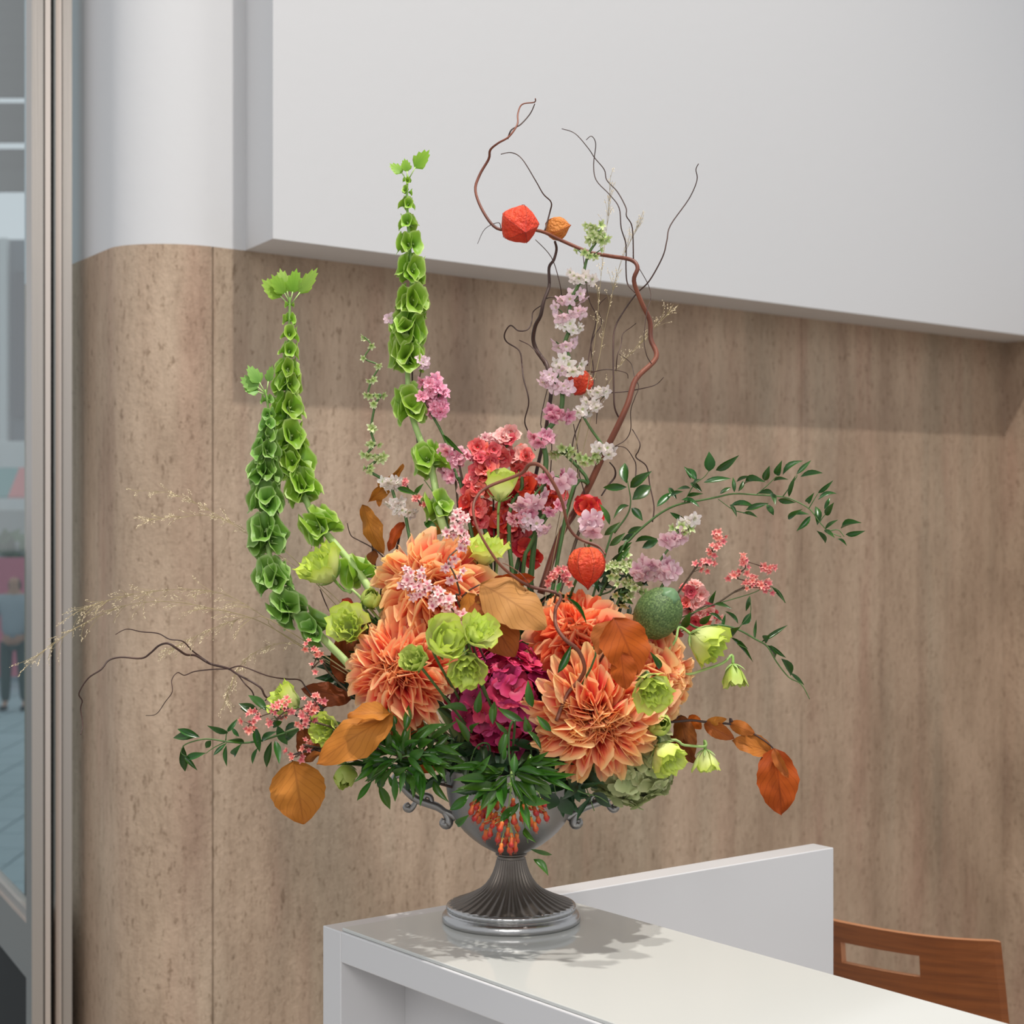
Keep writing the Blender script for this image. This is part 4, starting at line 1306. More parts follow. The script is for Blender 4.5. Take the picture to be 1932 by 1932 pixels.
# bells of Ireland
def wl_(lst):
    return lst
bells('tall bells of ireland spire left of centre reaching highest', [(769, 330, 0.03), (768, 380, 0.03), (772, 450, 0.03), (776, 520, 0.03), (774, 590, 0.03), (768, 640, 0.03), (769, 700, 0.03), (774, 770, 0.025), (797, 840, 0.02), (814, 885, 0.01), (827, 950, 0.0), (845, 1020, -0.01)],
      [(0.03, 6, 3), (0.065, 8, 3), (0.105, 12, 4), (0.15, 15, 4), (0.2, 19, 5), (0.27, 21, 5), (0.345, 25, 6), (0.43, 26, 6), (0.515, 27, 6), (0.64, 28, 5), (0.80, 27, 5), (0.93, 24, 3)],
      [(769, 335, 737, 308, 26), (772, 332, 806, 284, 42), (770, 335, 764, 300, 24)], M_BELL, 1)
bells('bells of ireland spire with a leafy tuft, second from the left', [(547, 560, 0.0), (546, 600, 0.0), (545, 660, 0.0), (542, 720, 0.0), (543, 780, 0.0), (550, 850, -0.005), (566, 910, -0.01), (592, 975, -0.02), (640, 1035, -0.03), (680, 1085, -0.035), (720, 1150, -0.04)],
      [(0.05, 6, 3), (0.11, 10, 4), (0.16, 13, 4), (0.21, 15, 4), (0.265, 17, 5), (0.32, 20, 5), (0.40, 24, 5), (0.475, 26, 5), (0.55, 27, 6), (0.63, 27, 6), (0.74, 28, 5), (0.9, 26, 3)],
      [(546, 575, 498, 528, 44), (548, 572, 530, 508, 36), (548, 572, 560, 510, 36), (550, 575, 596, 508, 32), (548, 570, 515, 520, 34)], M_BELL, 2)
bells('outermost bells of ireland spire at the far left curving down into the flowers', [(500, 735, -0.02), (506, 770, -0.02), (505, 810, -0.02), (501, 850, -0.02), (500, 900, -0.02), (502, 960, -0.025), (506, 1030, -0.03), (520, 1100, -0.035), (545, 1150, -0.04), (590, 1185, -0.045), (640, 1235, -0.05), (700, 1290, -0.05)],
      [(0.06, 8, 3), (0.12, 10, 3), (0.17, 12, 4), (0.225, 15, 4), (0.29, 20, 5), (0.36, 24, 6), (0.44, 25, 6), (0.53, 27, 6), (0.63, 28, 6), (0.735, 27, 6), (0.83, 24, 5)],
      [(502, 740, 456, 712, 38), (500, 738, 470, 690, 34), (503, 735, 512, 690, 22), (500, 742, 462, 732, 30)], M_BELLD, 3)

# dahlias
dahlia(798, 1100, -0.09, 106, ax(-0.35, 0.35, 0.85), 'upper left peach dahlia with pink wax flowers across its face', 150, 0.85, (M_DAHLIA, M_DAHLIA_Y), 1)
dahlia(748, 1266, -0.135, 100, ax(-0.2, 0.3, 0.95), 'left peach dahlia with lime lisianthus at its upper right edge', 165, 0.82, (M_DAHLIA,), 2)
dahlia(1128, 1362, -0.16, 113, ax(0.08, -0.08, 1.0), 'largest peach dahlia, lower right front beside the magenta hydrangea', 180, 0.82, (M_DAHLIA, M_DAHLIA_Y), 3)
dahlia(1088, 1195, -0.075, 98, ax(-0.15, 0.5, 0.8), 'coral red dahlia at the back beneath the round red lantern', 140, 0.85, (M_DAHLIA_R, M_DAHLIA), 4)
dahlia(1262, 1282, -0.06, 86, ax(0.8, 0.05, 0.55), 'far right peach dahlia turned sideways to the right', 140, 0.85, (M_DAHLIA, M_DAHLIA_Y), 5)

# hydrangeas
hydrangea(952, 1318, -0.075, 98, ax(0, 0.1, 1), 'magenta hydrangea head in the middle between two dahlias', M_HYD, M_HYDCORE, 130, 23, 1)
hydrangea(1192, 1438, -0.07, 76, ax(0.3, -0.35, 1), 'sage green hydrangea head under the lower right dahlia', M_HYDG, M_HYDGCORE, 80, 24, 2)

# lisianthus
LIS = [
    (610, 1072, -0.05, 40, ax(-0.55, 0.65, 0.35), 'ruffle', 'lime lisianthus sitting highest at the left edge below the bells', M_LISI_P, [(660, 1118, -0.05), (700, 1150, -0.05)]),
    (657, 1182, -0.10, 38, ax(-0.1, 0.35, 0.9), 'ruffle', 'lime lisianthus directly left of the two left dahlias', M_LISI, None),
    (946, 916, -0.02, 31, ax(0.12, 1.0, 0.12), 'cup', 'upright lime lisianthus cup highest in the centre by the red snapdragon', M_LISI, [(940, 980, -0.01), (935, 1100, 0.0)]),
    (913, 1044, -0.06, 36, ax(0.05, 0.95, 0.3), 'open', 'open lime lisianthus behind the brown twig loop above the pale leaf', M_LISI, [(905, 1100, -0.05)]),
    (840, 1210, -0.20, 38, ax(0.35, 0.5, 0.8), 'cup', 'lime lisianthus in the middle cluster, left of the pair over the dahlia', M_LISI, None),
    (903, 1195, -0.205, 34, ax(0.35, 0.6, 0.7), 'ruffle', 'lime lisianthus topmost in the middle cluster, against the beech leaf', M_LISI, None),
    (784, 1248, -0.225, 27, ax(-0.35, 0.5, 0.75), 'ruffle', 'small bright green lisianthus lying on the face of the left dahlia', M_LISI_D, None),
    (880, 1258, -0.20, 38, ax(0.05, -0.45, 0.9), 'ruffle', 'ruffled lime lisianthus lowest in the middle cluster above the hydrangea', M_LISI, None),
    (1330, 1212, -0.06, 40, ax(0.8, -0.45, 0.45), 'ruffle', 'large pale lime lisianthus nodding right below the green pod', M_LISI_P, [(1270, 1215, -0.06), (1215, 1270, -0.06)]),
    (1386, 1275, -0.05, 25, ax(0.1, -0.95, 0.3), 'nod', 'half closed lisianthus hanging from a thin stem at the far right', M_LISI_D, [(1362, 1252, -0.05), (1310, 1270, -0.05), (1240, 1300, -0.05)]),
    (1228, 1300, -0.185, 37, ax(0.2, -0.35, 0.8), 'ruffle', 'lime lisianthus wedged between the lower right and far right dahlias', M_LISI, None),
    (1332, 1436, -0.06, 24, ax(0.05, -1.0, 0.2), 'nod', 'small lisianthus bell hanging lowest on the right', M_LISI, [(1330, 1408, -0.06), (1292, 1406, -0.06), (1230, 1400, -0.06)]),
    (616, 1376, -0.11, 29, ax(-0.35, 0.1, 0.9), 'ruffle', 'small lime lisianthus beside the pink buds at the lower left', M_LISI, None),
    (540, 1322, -0.085, 32, ax(-0.8, 0.45, 0.3), 'ruffle', 'lisianthus behind the pink flowers at the far left end', M_LISI_P, None),
    (652, 1464, -0.10, 25, ax(0.0, -0.7, 0.7), 'bud', 'round closed green lisianthus bud under the amber leaf at the lower left', M_LISI_D, None),
    (1256, 1425, -0.12, 34, ax(0.5, -0.6, 0.6), 'ruffle', 'lime lisianthus facing down at the right of the sage hydrangea', M_LISI, None),
    (1243, 1366, -0.12, 24, ax(0.3, 0.2, 0.9), 'bud', 'soft green lisianthus bud right of the largest dahlia', M_LISI_D, None),
    (700, 1130, -0.07, 22, ax(0.2, 0.6, 0.6), 'bud', 'slim green lisianthus bud left of the upper left dahlia', M_LISI_D, None),
]
for i, (x, y, d, R_, a, kind, lab, m, via) in enumerate(LIS):
    lisianthus(x, y, d, R_, a, kind, lab, m, i, via)

# paper lanterns
lantern(980, 424, 0.0, 37, ax(0.25, -0.45, 0.9), 'red paper lantern highest up on the willow branch', M_LANT, (1022, 437, 0.02), 5, 1.0, 1)
lantern(1051, 430, 0.04, 23, ax(0.8, 0.1, 0.4), 'small pale orange paper lantern beside the highest red lantern', M_LANTO, (1022, 437, 0.04), 5, 1.0, 2)
lantern(1094, 722, 0.03, 25, ax(-0.3, -0.75, 0.5), 'small red paper lantern halfway up behind the larkspur spike', M_LANT, (1118, 700, 0.03), 5, 1.0, 3)
lantern(1107, 1066, -0.12, 37, ax(0.05, -1.0, 0.05), 'round orange red paper lantern hanging above the back dahlia', M_LANT, (1135, 1036, -0.11), 8, 1.0, 4)
lantern(655, 1140, -0.03, 13, ax(-0.5, 0.6, 0.5), 'tiny red lantern showing at the left behind the green stems', M_LANT, (690, 1170, -0.03), 5, 1.0, 5)

# green pod
pe = mouth()
pod = thing('seed_pod', 'round dark green pod at the right above the nodding lisianthus', 'seed pod', pe)
pc = spot(1241, 1157, -0.07); pax = ax(0.45, 0.7, 0.35); pb = basis(pax, 0.5)
g = Geo(); g.lathe([(0.001, -1.08), (0.35, -1.0), (0.68, -0.78), (0.9, -0.42), (0.98, 0.0), (0.93, 0.36), (0.72, 0.72), (0.45, 0.92), (0.2, 1.0), (0.001, 1.02)], 36, lambda a, t: 1 + 0.012 * math.sin(3 * a) + 0.008 * math.sin(7 * a + 9 * t))
put('pod_body', g.mesh('pod_body', M_POD), pod, scaled(pc, pb, (44 * PX, 44 * PX, 49 * PX)))
g = Geo(); g.lathe([(0.001, 0.7), (0.4, 0.76), (0.5, 0.82), (0.36, 0.98), (0.24, 1.06), (0.18, 1.12), (0.001, 1.13)], 24, lambda a, t: 1 + 0.1 * math.cos(5 * a) * (t > 0.2))
put('pod_cap', g.mesh('pod_cap', M_PODCAP), pod, scaled(pc + pax * 45 * PX * 0.1, pb, 45 * PX))
stem_part(pod, [pc - pax * 44 * PX, pc - pax * 60 * PX, spot(1150, 1300, -0.05), pe], [0.002, 0.002, 0.0025], M_STEMD)

# willow
WL = frame_of(860, 160, 3.864)
twigs('curly_willow', 'thick curly willow branch bending left at the top into a hook', [
    (0.02, [1.4, 2.2, 3.2, 3.8, 4.6, 5.4, 6.6, 8.2, 9.4], [(1010, 186), (1008, 193), (985, 197), (977, 215), (976, 235), (960, 258), (940, 270), (925, 283), (922, 300), (905, 330), (897, 360), (912, 400), (938, 431), (975, 432), (1020, 436), (1060, 454), (1110, 475), (1150, 483), (1190, 490), (1203, 505), (1196, 530), (1210, 570), (1226, 605), (1228, 640), (1238, 675), (1200, 715), (1185, 760), (1165, 805), (1140, 855), (1112, 915), (1085, 965), (1055, 1015), (1020, 1120)]),
    (0.02, [1.5, 2.2, 2.4], [(1009, 196), (1000, 215), (982, 235), (965, 245), (958, 262)]),
    (0.025, [1.4, 2, 2.6], [(945, 291), (965, 288), (985, 300), (1010, 340), (1025, 366), (1040, 382), (1037, 402), (1028, 435)]),
    (0.02, [0.8, 1.4], [(901, 460), (915, 432), (940, 420), (945, 431)]),
    (0.03, [1.2, 1.8, 2.2], [(1060, 243), (1085, 252), (1110, 280), (1122, 298), (1140, 320), (1145, 340), (1165, 362), (1181, 392), (1182, 408), (1193, 430), (1195, 492)]),
    (0.02, [1.2, 1.8, 2.2], [(1106, 264), (1116, 257), (1124, 272), (1120, 310), (1125, 340), (1150, 367), (1168, 392), (1172, 430), (1181, 462), (1181, 505), (1184, 535), (1198, 552)]),
    (0.02, [1.4, 2, 2.6, 3], [(1318, 309), (1313, 320), (1315, 340), (1300, 375), (1265, 425), (1258, 455), (1250, 485), (1225, 530), (1200, 555), (1175, 590), (1160, 620), (1157, 660), (1158, 730), (1160, 770), (1172, 795)]),
    (0.015, [1.2, 1.6], [(1205, 505), (1222, 535), (1228, 560), (1220, 590), (1215, 640), (1220, 670), (1229, 686)]),
    (0.03, [1.2, 1.8, 2], [(1252, 712), (1240, 724), (1225, 730), (1185, 738), (1150, 741), (1130, 740)]),
    (0.03, [1.2, 1.6], [(1185, 714), (1180, 703), (1145, 697), (1115, 703)]),
    (0.03, [1.5, 2.2, 2.4], [(1193, 810), (1207, 835), (1205, 850), (1200, 863), (1220, 880), (1226, 915), (1234, 955), (1231, 985)]),
    (0.03, [1.2, 2], [(1158, 842), (1180, 845), (1195, 865), (1200, 880), (1198, 915)]),
    (0.03, [2, 3.4, 2.4], [(1150, 872), (1160, 885), (1160, 900), (1148, 915), (1135, 935)]),
    (0.025, [1.2, 1.6], [(1200, 610), (1190, 618), (1175, 630), (1172, 650), (1165, 670), (1162, 700)]),
    (0.025, [1, 1.6], [(1168, 668), (1190, 685), (1197, 710), (1205, 730), (1198, 750), (1190, 775), (1190, 810), (1180, 830), (1160, 842)]),
], M_WILLOW, group=None, twig_mat=M_WILLOWD)
twigs('curly_willow', 'darker curly willow branch left of the larkspur with a side loop', [
    (0.045, [3, 4, 5, 5.5, 5, 4.5], [(1047, 456), (1050, 470), (1045, 490), (1036, 505), (1036, 540), (1026, 568), (1020, 595), (1010, 615), (1006, 640), (1012, 660), (1022, 675), (1032, 690), (1040, 730), (1036, 770), (1028, 820), (1010, 900), (990, 1000), (975, 1150)]),
    (0.04, [1.8, 2.4, 2.6, 2.4, 2.2], [(1022, 576), (1006, 588), (1003, 608), (995, 622), (978, 624), (963, 614), (952, 630), (956, 645), (980, 662), (985, 690), (988, 715), (996, 745), (997, 765), (990, 795), (998, 818), (1010, 850)]),
    (0.045, [1.2, 1.8], [(1010, 452), (1040, 485), (1055, 530), (1060, 560)]),
    (0.045, [1.6, 2], [(980, 642), (1000, 652), (1015, 668), (1028, 690)]),
    (0.045, [1.2, 2], [(1065, 566), (1040, 561), (1026, 566)]),
    (0.04, [1.4, 2, 2], [(1100, 480), (1110, 560), (1125, 600), (1115, 650), (1120, 700), (1118, 740), (1100, 780), (1080, 840), (1090, 900), (1060, 1000)]),
    (0.04, [1.2, 2], [(1145, 560), (1128, 580), (1135, 610), (1118, 640), (1108, 690)]),
    (0.04, [1.4, 2], [(1036, 720), (1020, 800), (1040, 830), (1038, 900)]),
    (0.03, [1.4, 2], [(1082, 800), (1090, 850), (1092, 890), (1100, 920), (1110, 960)]),
    (0.03, [1.2, 1.8], [(1125, 800), (1130, 760), (1150, 740)]),
], M_WILLOWD)
twigs('curly_willow', 'smooth brown willow loop arching across the front of the centre', [
    (-0.17, [4, 5, 6.5, 7, 5.5, 4.5, 5.5, 6.5, 7, 7.5, 7.5], [(1142, 1046), (1128, 1030), (1092, 1016), (1072, 992), (1060, 945), (1042, 908), (1022, 880), (1000, 876), (982, 894), (922, 918), (899, 938), (893, 965), (905, 1005), (935, 1055), (962, 1082), (1000, 1106), (1056, 1122), (1048, 1150), (1049, 1180), (1066, 1206), (1090, 1226), (1103, 1258), (1094, 1282), (1070, 1310), (1050, 1360)]),
    (-0.165, [1.0, 1.6], [(990, 1110), (1000, 1130), (1018, 1140), (1030, 1128)]),
    (-0.165, [1.0, 1.6], [(948, 1062), (965, 1070), (985, 1085), (1000, 1105)]),
], M_WILLOW, thick=1.0)
twigs('curly_willow', 'thin dark willow twigs reaching far out to the left', [
    (-0.05, [1.6, 2.4, 3, 3.6, 4.2, 3.8, 3.4], [(152, 1386), (156, 1366), (152, 1338), (155, 1322), (149, 1308), (166, 1280), (191, 1263), (205, 1246), (228, 1240), (267, 1242), (284, 1232), (300, 1218), (317, 1214), (334, 1224), (351, 1235), (370, 1237), (396, 1252), (430, 1261), (448, 1272), (490, 1296), (505, 1318), (560, 1350), (650, 1390)]),
    (-0.045, [1.4, 2, 2.4], [(218, 1197), (239, 1187), (267, 1192), (298, 1195), (320, 1206), (345, 1210), (362, 1227), (381, 1241), (400, 1254)]),
    (-0.045, [1, 1.6, 2], [(275, 1350), (295, 1347), (312, 1324), (325, 1305), (324, 1283), (335, 1269), (348, 1274), (367, 1267), (400, 1263), (432, 1262)]),
    (-0.05, [2.2, 2.4, 2.4], [(432, 1262), (448, 1257), (463, 1259), (505, 1275), (540, 1281), (565, 1283), (577, 1297), (600, 1330)]),
    (-0.05, [2, 2.2], [(448, 1272), (462, 1290), (476, 1305), (480, 1320)]),
    (-0.06, [2, 2.2], [(500, 1322), (515, 1310), (535, 1307), (570, 1320)]),
], M_WILLOWD, thick=1.1)
twigs('twig', 'fine forked brown twig with a few leaves behind the upper left dahlia', [
    (0.02, [1.0, 1.6, 2], [(655, 987), (662, 1010), (678, 1020), (700, 1032), (722, 1050), (760, 1100)]),
    (0.02, [2, 2.4], [(604, 1112), (616, 1142), (628, 1162), (660, 1200)])], M_WILLOWD)

# ruscus
RA = frame_of(1100, 820, 3.45)
def burst(cx, cy, rx, ry, n, seed, lo=42, hi=72):
    rb = random.Random(seed)
    out = []
    for k in range(n):
        a = rb.uniform(0, 6.28); f = rb.uniform(0.1, 0.75)
        bx, by = cx + rx * f * math.cos(a), cy + ry * f * math.sin(a)
        b = a + rb.uniform(-0.6, 0.6); L = rb.uniform(lo, hi)
        out.append((bx, by, bx + L * math.cos(b), by + L * 0.85 * math.sin(b) + 6, rb.uniform(10, 16)))
    return out
def to_list(conv_o, lst):
    ox, oy, sc = conv_o
    return [((a - ox) * sc, (b - oy) * sc, (c - ox) * sc, (d_ - oy) * sc, w) for a, b, c, d_, w in lst]
def dep_arch(px):
    return -0.01 - 0.06 * max(0, (px - 1250) / 350)
sprig('ruscus_branch', 'long glossy ruscus branch arching out to the upper right', 'foliage',
      [[(1680, 665), (1600, 630), (1540, 570), (1480, 490), (1400, 440), (1300, 405), (1130, 392), (980, 385), (880, 405), (780, 425), (640, 450), (540, 490), (440, 560), (300, 690), (200, 860)],
       [(820, 235), (790, 275), (720, 330), (660, 440)], [(1265, 265), (1200, 330), (1130, 390)], [(880, 420), (980, 490), (1060, 510)], [(1600, 490), (1560, 540), (1540, 570)], [(1700, 665), (1660, 620), (1600, 630)], [(1390, 260), (1385, 285), (1300, 405)], [(1530, 380), (1500, 430), (1470, 480)]],
      [(820, 240, 820, 110, 22), (865, 232, 1018, 130, 15), (740, 300, 668, 222, 15), (700, 290, 655, 210, 8), (785, 312, 965, 290), (720, 340, 775, 290), (775, 372, 700, 318), (480, 470, 590, 372), (570, 400, 655, 372), (680, 400, 790, 385), (640, 425, 760, 478), (565, 505, 670, 558), (890, 385, 965, 345), (985, 375, 975, 275), (1000, 308, 1100, 272), (1050, 322, 1200, 318), (1180, 300, 1215, 200, 14), (1265, 265, 1300, 160, 14), (1300, 262, 1440, 175), (1390, 258, 1485, 168), (1415, 275, 1560, 252), (1340, 405, 1385, 265), (1240, 303, 1340, 295), (1140, 382, 1240, 395), (1225, 380, 1250, 465), (1270, 425, 1390, 442), (1240, 525, 1195, 455), (955, 455, 1000, 538), (1040, 512, 1140, 545), (1060, 490, 1215, 448), (955, 465, 1125, 482), (1460, 440, 1510, 370), (1530, 380, 1630, 295), (1530, 425, 1655, 390), (1570, 485, 1605, 410), (1580, 525, 1635, 440), (1525, 590, 1510, 470, 14), (1350, 520, 1470, 522), (1480, 530, 1385, 630), (1335, 550, 1440, 482), (1575, 615, 1665, 555), (1520, 625, 1570, 708), (1570, 620, 1640, 675), (1680, 612, 1820, 580), (1710, 650, 1840, 625), (1650, 680, 1718, 732), (610, 420, 560, 350), (700, 350, 610, 360), (1010, 370, 1040, 300)],
      M_RUSC, 0.26, dep_arch, 'ruscus stems', conv=RA, seed=1)
sprig('ruscus_sprig', 'short upright ruscus sprig with broad leaves right of the willow', 'foliage',
      [[(290, 300), (295, 330), (310, 430), (290, 520), (205, 640), (150, 760)]],
      [(285, 318, 275, 188, 20), (285, 342, 132, 345, 15), (308, 345, 455, 235, 19), (320, 425, 438, 335, 25), (300, 463, 195, 560, 11), (315, 478, 388, 562, 16), (290, 640, 400, 600, 12), (340, 700, 505, 690, 12), (385, 738, 500, 672, 16), (240, 800, 325, 700, 18), (250, 690, 330, 640, 12)],
      M_RUSC, 0.26, -0.0, 'ruscus stems', conv=RA, seed=2)
sprig('ruscus_branch', 'thin ruscus branch trailing down to the right past the nodding lisianthus', 'foliage',
      [[(1475, 1722), (1420, 1625), (1340, 1580), (1260, 1480), (1200, 1380), (1120, 1330), (1000, 1265), (880, 1240), (760, 1260), (500, 1330)], [(1085, 1050), (1090, 1160), (1030, 1240), (980, 1300)], [(1315, 1095), (1230, 990), (1080, 1040), (860, 1105), (640, 1190)]],
      [(840, 1100, 870, 1008), (850, 1105, 975, 1142), (820, 1165, 915, 1228), (910, 1270, 930, 1168), (1010, 1232, 920, 1150), (1060, 1150, 1085, 1052), (1030, 1238, 1092, 1160, 15), (970, 1312, 1032, 1248, 16), (960, 1318, 1105, 1482, 9), (1118, 1338, 1130, 1205, 6), (1160, 1352, 1330, 1242, 9), (1180, 1340, 1228, 1305, 16), (1190, 1370, 1235, 1462), (1220, 1370, 1322, 1452), (1290, 1458, 1345, 1572, 17), (1350, 1550, 1440, 1632), (1228, 990, 1318, 1098, 9), (1010, 1350, 1080, 1400, 9), (760, 1230, 840, 1170, 14), (650, 1260, 700, 1150, 16)],
      M_RUSC, 0.22, -0.03, 'ruscus stems', conv=RA, seed=3, minw=7)
RL = frame_of(300, 1150, 4.293)
sprig('ruscus_branch', 'ruscus branch reaching out low to the left below the pink buds', 'foliage',
      [[(225, 1190), (180, 1160), (210, 1095), (330, 1055), (420, 1050), (550, 1070), (690, 1080), (830, 1060), (960, 1020), (1150, 960), (1400, 900)], [(380, 1165), (440, 1120), (540, 1070)], [(640, 880), (560, 960), (540, 1060)], [(800, 820), (870, 790), (960, 900)]],
      [(330, 1035, 150, 968), (320, 1018, 120, 1042), (195, 1098, 212, 1308), (200, 1185, 312, 1305), (215, 1205, 382, 1162), (560, 1000, 388, 938), (555, 992, 640, 878), (650, 1030, 588, 955), (770, 940, 815, 1155), (805, 825, 645, 762, 17), (810, 845, 655, 800, 13), (870, 820, 722, 700, 18), (545, 1100, 552, 1272), (610, 1180, 680, 1078), (690, 1075, 540, 1058), (440, 1182, 552, 1078), (800, 1120, 765, 1252), (912, 1068, 875, 1275), (940, 1062, 972, 1256, 14), (830, 1072, 962, 990), (960, 940, 1042, 1092, 18), (1030, 1050, 1152, 968), (1020, 990, 1192, 940), (925, 960, 1000, 910, 16), (420, 1060, 380, 1120, 12)],
      M_RUSC, 0.25, -0.1, 'ruscus stems', conv=RL, seed=4)
RC = frame_of(640, 1280, 4.83)
sprig('ruscus_sprig', 'dense ruscus sprig spilling over the left side of the urn', 'foliage',
      [[(300, 900), (450, 800), (560, 720), (700, 700), (900, 720)]],
      [(335, 655, 195, 488), (440, 660, 430, 430), (310, 705, 15, 652), (400, 770, 180, 740, 20), (560, 590, 508, 480), (600, 645, 750, 560), (600, 480, 632, 238), (520, 420, 488, 330), (650, 660, 1000, 425, 22), (700, 690, 1068, 835), (600, 810, 800, 955, 16), (500, 870, 640, 800), (260, 910, 370, 790), (300, 930, 165, 1112), (360, 975, 462, 1192, 17), (450, 880, 522, 1025), (690, 930, 750, 1085), (860, 930, 1012, 1135), (760, 760, 900, 940), (480, 740, 380, 840), (640, 720, 780, 640, 20), (520, 700, 420, 620), (820, 800, 960, 780), (340, 760, 200, 850), (560, 760, 500, 640), (720, 620, 860, 560, 20), (620, 880, 700, 1000), (800, 690, 1000, 640, 22), (420, 820, 330, 960)] + to_list((640, 1280, 4.83), burst(760, 1425, 95, 60, 38, 3)),
      M_RUSCL, 0.24, -0.155, 'ruscus stems', conv=RC, seed=5, end=spot(840, 1460, -0.06), wscale=1.1)
sprig('ruscus_sprig', 'ruscus sprig hanging over the front of the urn above the orange buds', 'foliage',
      [[(1720, 1500), (1700, 1400), (1650, 1130), (1600, 1000), (1590, 870), (1550, 740), (1550, 470), (1600, 400)], [(1340, 930), (1480, 900), (1590, 870)]],
      [(1170, 300, 918, 266, 17), (1258, 315, 1290, 98, 15), (1400, 420, 1418, 208, 15), (1680, 390, 1440, 262, 14), (1762, 262, 1722, 5, 16), (1182, 582, 1050, 348, 16), (1540, 502, 1420, 388), (1730, 482, 1690, 330, 16), (1932, 482, 1800, 338, 14), (1842, 652, 1690, 470), (1215, 495, 1300, 398), (1210, 872, 1382, 688, 16), (1342, 940, 1505, 808), (1345, 930, 1030, 932, 18), (1490, 1000, 1065, 1010), (1240, 1142, 1450, 1008), (1005, 1200, 1182, 1058, 17), (1500, 745, 1520, 600), (1600, 862, 1600, 680, 15), (1750, 872, 1740, 690, 17), (1640, 850, 1885, 690), (1780, 920, 1935, 1052, 24), (1660, 1082, 1932, 1132, 20), (1460, 1332, 1642, 1168), (1660, 1118, 1742, 1395, 16), (1690, 1362, 1802, 1500, 12), (1740, 1555, 1935, 1605, 8), (1770, 1648, 1905, 1808, 15), (1070, 1332, 1192, 1238, 14), (1560, 1000, 1480, 1140), (1620, 960, 1760, 1000, 18), (1530, 900, 1400, 1080, 16), (1480, 940, 1280, 1060, 18), (1640, 1130, 1560, 1260), (1700, 980, 1860, 900, 18), (1450, 870, 1330, 780)] + to_list((640, 1280, 4.83), burst(962, 1455, 85, 50, 34, 4)),
      M_RUSCL, 0.22, -0.18, 'ruscus stems', conv=RC, seed=6, end=spot(965, 1440, -0.1), wscale=1.1)
RR = frame_of(960, 1200, 4.39)
sprig('ruscus_sprig', 'few dark ruscus leaves along the right rim of the urn', 'foliage',
      [[(820, 1380), (740, 1330), (620, 1300), (500, 1250)]],
      [(700, 1300, 840, 1420, 22), (690, 1330, 575, 1532, 10), (560, 1290, 480, 1180, 20), (430, 1330, 520, 1480, 30), (520, 1250, 640, 1340, 26), (380, 1300, 330, 1440, 30), (460, 1200, 330, 1150, 30), (300, 1290, 230, 1400, 22)],
      M_FILL, 0.3, -0.12, 'ruscus stems', conv=RR, seed=7, end=spot(1000, 1460, -0.08))
sprig('ruscus_sprig', 'single ruscus leaves curling over the back dahlia', 'foliage',
      [[(1130, 1180), (1120, 1210), (1115, 1260)]],
      [(1052, 1270, 1078, 1216, 14), (1120, 1226, 1140, 1172, 13), (1068, 1128, 1106, 1180, 7), (1058, 1098, 1052, 1120, 10), (1245, 1262, 1225, 1228, 12)],
      M_RUSC, 0.25, -0.17, 'ruscus stems', seed=8, end=spot(1010, 1440, -0.06))
sprig('leafy_stem', 'long green leaves on a stem below the pink stock flower', 'foliage',
      [[(800, 905), (830, 950), (850, 1010)]],
      [(836, 820, 880, 862, 9), (750, 921, 790, 935, 12), (782, 935, 800, 912, 9), (800, 985, 828, 1000, 16)], M_RUSCL, 0.3, 0.0, seed=9)

# dark foliage packed inside the arrangement
FILL = [(700, 1230, 'dark leafy sprig packed between the left dahlias'), (800, 1400, 'dark leafy sprig packed under the left dahlia'), (900, 1140, 'dark leafy sprig packed behind the pale beech leaf'),
        (1000, 1150, 'dark leafy sprig packed behind the willow loop in the centre'), (1060, 1270, 'dark leafy sprig packed between hydrangea and back dahlia'), (1200, 1230, 'dark leafy sprig packed under the green pod'),
        (1060, 1440, 'dark leafy sprig packed at the urn mouth, right side'), (1180, 1380, 'dark leafy sprig packed behind the largest dahlia'), (870, 1430, 'dark leafy sprig packed at the urn mouth, left side'),
        (1160, 1110, 'dark leafy sprig packed right of the round lantern'), (760, 1180, 'dark leafy sprig packed behind the upper left dahlia'), (660, 1280, 'dark leafy sprig packed at the left edge behind the dahlia')]
for i, (x, y, lab) in enumerate(FILL):
    rf = random.Random(i + 60)
    lv = []
    for k in range(18):
        a = rf.uniform(0, 6.28); L = rf.uniform(32, 62)
        bx, by = x + rf.uniform(-45, 45), y + rf.uniform(-40, 40)
        lv.append((bx, by, bx + L * math.cos(a), by + L * math.sin(a), L * rf.uniform(0.24, 0.38)))
    sprig('foliage_sprig', lab, 'foliage', [[(x, y - 40), (x, y), (x + (964 - x) * 0.4, y + 60)]], lv, M_FILL, 0.4, -0.005 if i % 2 else -0.035, 'dark filler foliage', seed=70 + i, dd=0.05)

